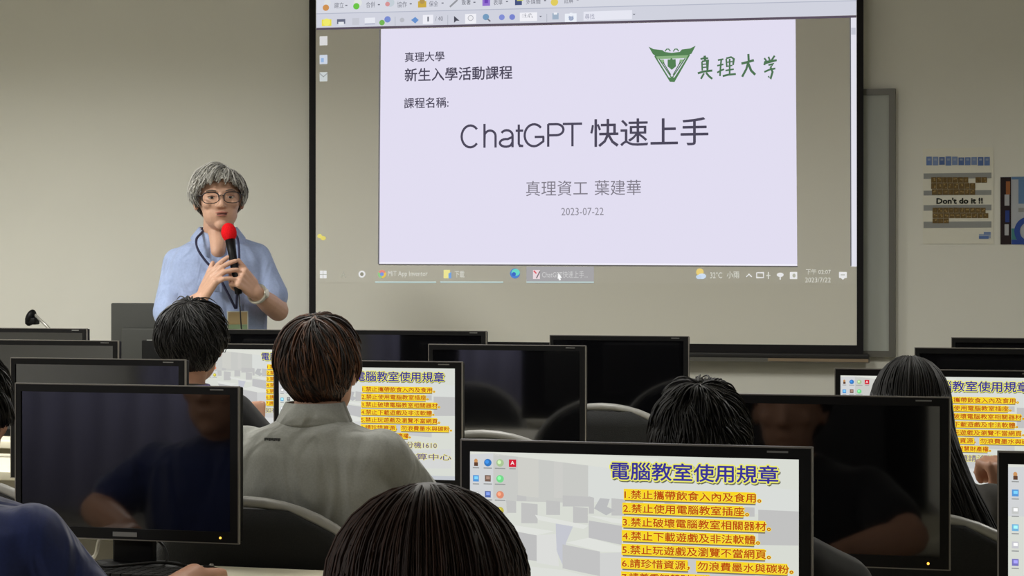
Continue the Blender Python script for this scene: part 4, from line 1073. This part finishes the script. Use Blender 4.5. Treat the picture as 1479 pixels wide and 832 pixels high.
# student in grey polo shirt
M_grey = mat('heather_grey_polo', (142, 143, 138), .9, .2, sheen=.2, noise=.08, nscale=260, bump=.25, fold=.55)
YG = R3-.62
t, hc, zs, rg = seated('person in grey polo shirt sitting before a lit monitor, seen from behind', 463, YG, 450, M_grey, SKD,
    [(-1, (-.205, .11, .80), (-.15, .33, .775)), (1, (.205, .11, .80), (.15, .33, .775))], [((.1, 1, -.02), (0, 0, -1), (1, 0, 0), REST), ((-.1, 1, -.02), (0, 0, -1), (-1, 0, 0), REST)],
    scale=.97, lean=(0.0, -.015), hips_y=-.03, shw=1.0, sleeve=.75, neck=.262)
add_hair(t, hc, [BR1, BR1, BR2, BR3], (0, -.25, 1), lambda d: .10 if d.z > .2 else .07, 0, .97, 4200, .014, .0021, 11, .3, -.3, -.88, (.0715, .090, .100), .25, .2, 1.04)
# shirt collar and a small printed mark below it
cb = MB(); vs = []; fs = []
for k in range(29):
    a = 2*math.pi*k/28; cx, cy = math.cos(a), math.sin(a)
    vs += [(cx*.056, -.032+cy*.060, zs+.072), (cx*.061, -.033+cy*.066, zs+.074), (cx*.078, -.038+cy*.082, zs+.036), (cx*.076, -.038+cy*.079, zs+.029)]
for k in range(28):
    for j in range(3): p = k*4+j; fs.append((p, p+4, p+5, p+1))
cb.add(vs, fs, M_grey, True); o = cb.build('collar', t); md = o.modifiers.new('s', 'SOLIDIFY'); md.thickness = .005; md.offset = 0
shirt_o = [c_ for c_ in t.children if c_.name.startswith('shirt')][0]
bpy.context.view_layer.update()
b = MB()
for k in range(7):                      # small dark print between the shoulders
    gx = -.072+k*.0055; ok, hit, nn_, _ = shirt_o.ray_cast(Vector((gx, -1, .976)), Vector((0, 1, 0)))
    if ok: b.box(gx-.0021, gx+.0021, hit.y-.0015, hit.y+.003, .9735+.001*(k % 2), .9795, mat('print_dark', (66, 68, 68), .8))
if b.f: b.build('printed_mark', t)['kind'] = 'stuff'
chair(X_at(368, YG-.19), YG-.19, .868, 'black chair with grey rim the person in the grey polo shirt sits on')

# black-haired student at left, head turned a little
M_dark = mat('black_tshirt', (24, 24, 26), .9, .2, sheen=.2, noise=.1, nscale=200)
YA = R2-.63
t, hc, zs, rg = seated('person in black shirt sitting in front of the standing speaker, back turned', 279, YA, 432, M_dark, SKD,
    [(-1, (-.25, .12, .80), (-.10, .33, .775)), (1, (.24, .10, .76), (.105, .18, .862))], [((.1, 1, 0), (0, 0, -1), (1, 0, 0), REST), ((-.2, .25, 1), (-.3, 1, 0), (-1, -.2, 0), [(78, 88, 50)]*4)],
    scale=.98, head_turn=math.radians(10), lean=(-.02, 0), sleeve=1.3)
add_hair(t, hc, [HB1, HB1, HB2], (.05, -.35, 1), lambda d: .075, math.radians(10), 1.0, 3800, .013, .0019, 21, .32, -.28, -.82, (.079, .096, .101), .4, .25, 1.04)
cb = MB(); cb.tube([(math.cos(2*math.pi*k/20)*.068-.015, -.03+math.sin(2*math.pi*k/20)*.068, zs+.038) for k in range(20)], .007, mat('purple_trim', (96, 84, 134), .8), 8, True); cb.build('neckband', t)
chair(X_at(279, YA-.19), YA-.19, .87, 'black chair hidden by monitors, left of the grey polo shirt')

# short-haired student behind the nearest monitor
YC = R4-.50
t, hc, zs, rg = seated('person in black shirt sitting at the big black monitor, only the head showing', 1013, YC, 545, M_dark, SKD,
    [(-1, (-.25, .08, .80), (-.12, .22, .775)), (1, (.25, .08, .80), (.12, .22, .775))], typing(), scale=.90, lean=(0, -.02), hips_y=-.05)
add_hair(t, hc, [HB1, HB1, HB2], (.05, -.3, 1), lambda d: .045, 0, .90, 3600, .009, .0018, 31, .32, -.2, -.80, (.076, .094, .100), .3, .22, 1.04)
chair(X_at(1013, YC-.19), YC-.19, .80, 'black chair hidden behind the nearest lit monitor, its sitter facing the black monitor')

# woman with long black hair at right
YR = R3-.52
M_top = mat('pale_grey_top', (84, 82, 80), .9, .2, noise=.06, nscale=160)
t, hc, zs, rg = seated('person in dark grey top sitting at the lit monitor at right, hand raised', 1315, YR, 511, M_top, SKD,
    [(-1, (-.24, .10, .79), (-.10, .30, .775)), (1, (.25, .12, .775), (.185, .19, .84))], [((.1, 1, 0), (0, 0, -1), (1, 0, 0), REST), ((-.15, .1, 1), (-.6, .7, 0), (-.6, -.6, 0), [(70, 80, 45)]*4)],
    scale=.86, lean=(.03, .01), hips_y=-.05, sleeve=1.3, shw=.86, neck=.31)
hb = MB(); ex = face_excl(1, -.5, 0, .3, -.9); Rr = tuple(v*.86 for v in (.076, .096, .102))
hair_cap(hb, HB1, (0, 0, 0), Rr, ex, 1.05, -.6)
def fall_r(hd, rn):
    a = hd.normalized(); s_ = .5+.5*a.x
    x = -.075+.27*s_*(.8+.4*rn.random()); y = -.195-.02*rn.random() if a.y < .2 else -.12*rn.random()-.08
    return (x, y, -.36+.06*rn.random()-.03*s_)
strands(hb, HB1, (0, 0, 0), Rr, (.0, .25, 1), 4200, lambda d: .3, ex, .009, .0022, 41, -.5, fall=fall_r, swirl=.05, jit=.1, mats=[HB1, HB1, HB2])
hb.v = [tuple(Vector(v)+hc) for v in hb.v]; hb.build('hair', t)
chair(X_at(1325, YR-.21), YR-.21, .872, 'black chair with grey rim at right, behind the big black monitor')

# woman at the bottom with long brown hair
YF = R5-.62
t, hc, zs, rg = seated('person sitting nearest at the bottom centre, facing the nearest lit monitor', 618, YF, 694, M_dark, SKD,
    [(-1, (-.23, .10, .77), (-.10, .30, .775)), (1, (.23, .10, .77), (.10, .30, .775))], typing(), scale=.95, lean=(0, -.01), shw=.92)
hb = MB(); ex = face_excl(1, -.5, 0, .3, -.9); Rr = tuple(v*.95 for v in (.096, .106, .103))
hair_cap(hb, BR1, (0, 0, 0), Rr, ex, 1.06, -.6)
def fall_f(hd, rn):
    a = hd.normalized(); return (a.x*(.125+.02*rn.random()), min(.03, a.y*.125-.02)-.02*rn.random(), -.36+.08*rn.random())
BF1, BF2 = mat('hair_dark_chestnut', (36, 23, 18), .6, .25), mat('hair_chestnut', (50, 32, 25), .6, .25)
strands(hb, BF1, (0, 0, 0), Rr, (-.05, .1, 1), 8500, lambda d: .3, ex, .012, .0014, 51, -.5, fall=fall_f, swirl=.03, jit=.08, mats=[BF1, BF1, BF1, BF2])
hb.v = [tuple(Vector(v)+hc) for v in hb.v]; hb.build('hair', t)
chair(X_at(618, YF-.22), YF-.22, .78, 'black chair of the person sitting nearest, below the picture')

# student in navy at the left edge
YN = R4-.56
M_navy = mat('navy_tshirt', (30, 40, 82), .9, .2, sheen=.3, noise=.08, nscale=200, fold=.55)
t, hc, zs, rg = seated('person in navy shirt sitting at the left edge, partly cut off by it', -62, YN, 500, M_navy, SKD,
    [(-1, (-.26, .08, .79), (-.1, .26, .775)), (1, (.27, .05, .70), (.285, .35, .760))], [((.1, 1, 0), (0, 0, -1), (1, 0, 0), REST), ((-.05, 1, -.03), (0, 0, -1), (-1, 0, 0), [(34, 34, 22)]*4, (60, 20, .35), .9, .04)],
    scale=1.0, shw=1.12, sleeve=.7, lean=(0, -.02))
add_hair(t, hc, [HB1, HB1, HB2], (.05, -.3, 1), lambda d: .065, 0, 1.0, 3600, .014, .0021, 61, .32, -.2, -.66, (.079, .096, .101), .4, .3, 1.04)
chair(X_at(-58, YN-.19), YN-.19, .80, 'black chair the person in the navy shirt sits on')
chair(X_at(-52, R3-.72), R3-.72, .885, 'black chair with grey rim at the left edge, behind the big reflecting monitor')

# ------------------------------------------------------------------ small things on the desks
def keyboard(px, Y, label):
    x = X_at(px, Y); t = thing('keyboard', label, 'keyboard', (x, Y, DESK_Z), 0, 'keyboards')
    b = MB(); b.box(-.22, .22, -.07, .07, .002, .018, M_black, .004); b.build('base', t)
    b = MB(); rn = random.Random(4)
    for r_ in range(5):
        for k in range(20): b.box(-.208+k*.021, -.208+k*.021+.018, -.058+r_*.023, -.058+r_*.023+.019, .018, .024, M_back)
    o = b.build('keys', t); o['kind'] = 'stuff'
    return t
keyboard(150, R4-.115, 'black keyboard under the big reflecting monitor')
t = thing('computer_mouse', 'dark mouse beside the hand of the person in the navy shirt', 'mouse', (X_at(296, R4-.10), R4-.10, DESK_Z), 0)
b = MB(); b.loft([(0, 0, 0, .028, .052), (0, 0, .012, .031, .056), (0, -.004, .026, .025, .045), (0, -.008, .033, .012, .024)], M_black, 18, 2.3); bd2 = b.build('shell', t)
b = MB(); b.lathe([(.006, -.004), (.009, -.002), (.009, .002), (.006, .004)], M_edge, (0, .03, .026), 'X', 12); b.build('scroll_wheel', t)
def cable(pts, label, mt, r=.0028):
    b = MB(); P = [Vector(p) for p in pts]; Q = []
    for i in range(len(P)-1):
        p0, p1, p2, p3 = P[max(0, i-1)], P[i], P[i+1], P[min(len(P)-1, i+2)]
        for k in range(8):
            u = k/8; Q.append(.5*((2*p1)+(p2-p0)*u+(2*p0-5*p1+4*p2-p3)*u*u+(3*p1-p0-3*p2+p3)*u**3))
    Q.append(P[-1]); b.tube(Q, r, mt, 6)
    return tag(b.build('cable'), label, 'cable')
xa = X_at(190, R4)
cable([(xa-.02, R4+.035, DESK_Z+.07), (xa-.09, R4+.05, DESK_Z+.06), (xa-.13, R4+.09, DESK_Z+.012), (xa-.2, R4+.10, DESK_Z+.004)], 'pale cable left of the stand of the big reflecting monitor', M_cable_w, .004)
cable([(xa+.02, R4+.04, DESK_Z+.07), (xa+.055, R4+.03, DESK_Z+.05), (xa+.065, R4+.02, DESK_Z+.02), (xa+.04, R4-.03, DESK_Z+.004), (xa-.0, R4-.11, DESK_Z+.005)], 'black looped cable right of the stand of the big reflecting monitor', M_cable_b, .003)
cable([(xa-.10, R4-.17, DESK_Z+.03), (xa-.04, R4-.10, DESK_Z+.034), (xa+.02, R4-.14, DESK_Z+.032), (xa+.10, R4-.06, DESK_Z+.031), (xa+.17, R4+.0, DESK_Z+.006)], 'black cable lying across the keyboard at the left', M_cable_b, .003)
xb = X_at(1190, R4)
cable([(xb, R4-.02, DESK_Z+.01), (xb+.03, R4-.08, DESK_Z+.006), (xb+.09, R4-.1, DESK_Z+.005), (xb+.14, R4-.05, DESK_Z+.01), (xb+.16, R4-.02, DESK_Z+.004)], 'thin pale cable below the big black monitor at right', M_cable_w, .002)

# ------------------------------------------------------------------ teacher's desk at the front left
YT = 7.86
t = thing('teacher_desk', 'dark teacher desk behind the standing speaker at front left', 'desk', (-4.0, YT, 0))
M_wood = mat('dark_desk_wood', (58, 44, 38), .5, .4, noise=.15, nscale=12)
b = MB(); b.box(-.85, .85, -.26, .30, .72, .75, M_wood, .004); b.build('worktop', t)
b = MB(); b.box(-.82, .82, -.23, -.21, .08, .72, M_wood); b.build('front_panel', t)
for q in (-1, 1): b = MB(); b.box(q*.82-.0125, q*.82+.0125, -.209, .28, 0, .72, M_wood); b.build('side_panel', t)
Yd = 7.78; xc = X_at(160, Yd)+.21
zt_ = on_y(196, 438, Yd).z
t = thing('desktop_monitor', 'back of a charcoal monitor with white sticker beside the standing speaker', 'monitor', (xc, Yd, .75))
M_char = mat('charcoal_plastic', (64, 65, 62), .6, .3)
H_ = zt_-.75
b = MB(); b.box(-.21, .21, 0, .03, H_-.335, H_, M_char, .005); b.build('casing', t)
b = MB(); b.box(-.15, .15, -.03, .002, H_-.30, H_-.10, M_char, .008); b.build('back_cover', t)
b = MB(); b.box(-.05, .05, -.045, -.025, .012, H_-.15, M_black, .004); b.build('stand_neck', t)
b = MB(); b.lathe([(.11, 0), (.11, .006), (.1, .012), (.04, .014)], M_black, (0, -.03, 0), 'Z', 24); b.build('stand_base', t)
b = MB(); a = rect(217, 490.5, 227, 501.5, Yd); b.box(a[0]-xc, a[1]-xc, -.0325, -.030, a[2]-.75, a[3]-.75, mat('white_sticker', (206, 206, 202), .6)); b.build('sticker', t)
b = MB(); quad(b, .2, -.2, H_-.325, H_-.012, .0305, M_off); b.build('screen', t)
# gooseneck lamp
hx = on_y(46, 459, Yd); t = thing('gooseneck_lamp', 'small black lamp head on a thin silver arm, at the far left above the monitors', 'desk lamp', (hx.x+.16, Yd, .75))
b = MB(); b.lathe([(.06, 0), (.06, .012), (.05, .018), (.012, .02)], M_black, (0, 0, 0), 'Z', 20); b.build('base', t)
e = Vector((-.16, 0, hx.z-.75))
b = MB(); b.tube([(0, 0, .015), (.01, 0, .15), (-.02, 0, .27), e+Vector((.07, 0, -.035)), e+Vector((.015, 0, .012))], .0065, mat('silver_arm', (170, 168, 160), .3, .5, metal=.4), 8); b.build('arm', t)
b = MB(); b.ell(e+Vector((-.005, 0, 0)), (.020, .028, .036), M_black, 16, 10, Matrix.Rotation(.35, 3, 'Y')); b.box(e.x-.022, e.x+.026, -.022, .022, e.z-.028, e.z+.002, M_black, .006); b.build('lamp_head', t)
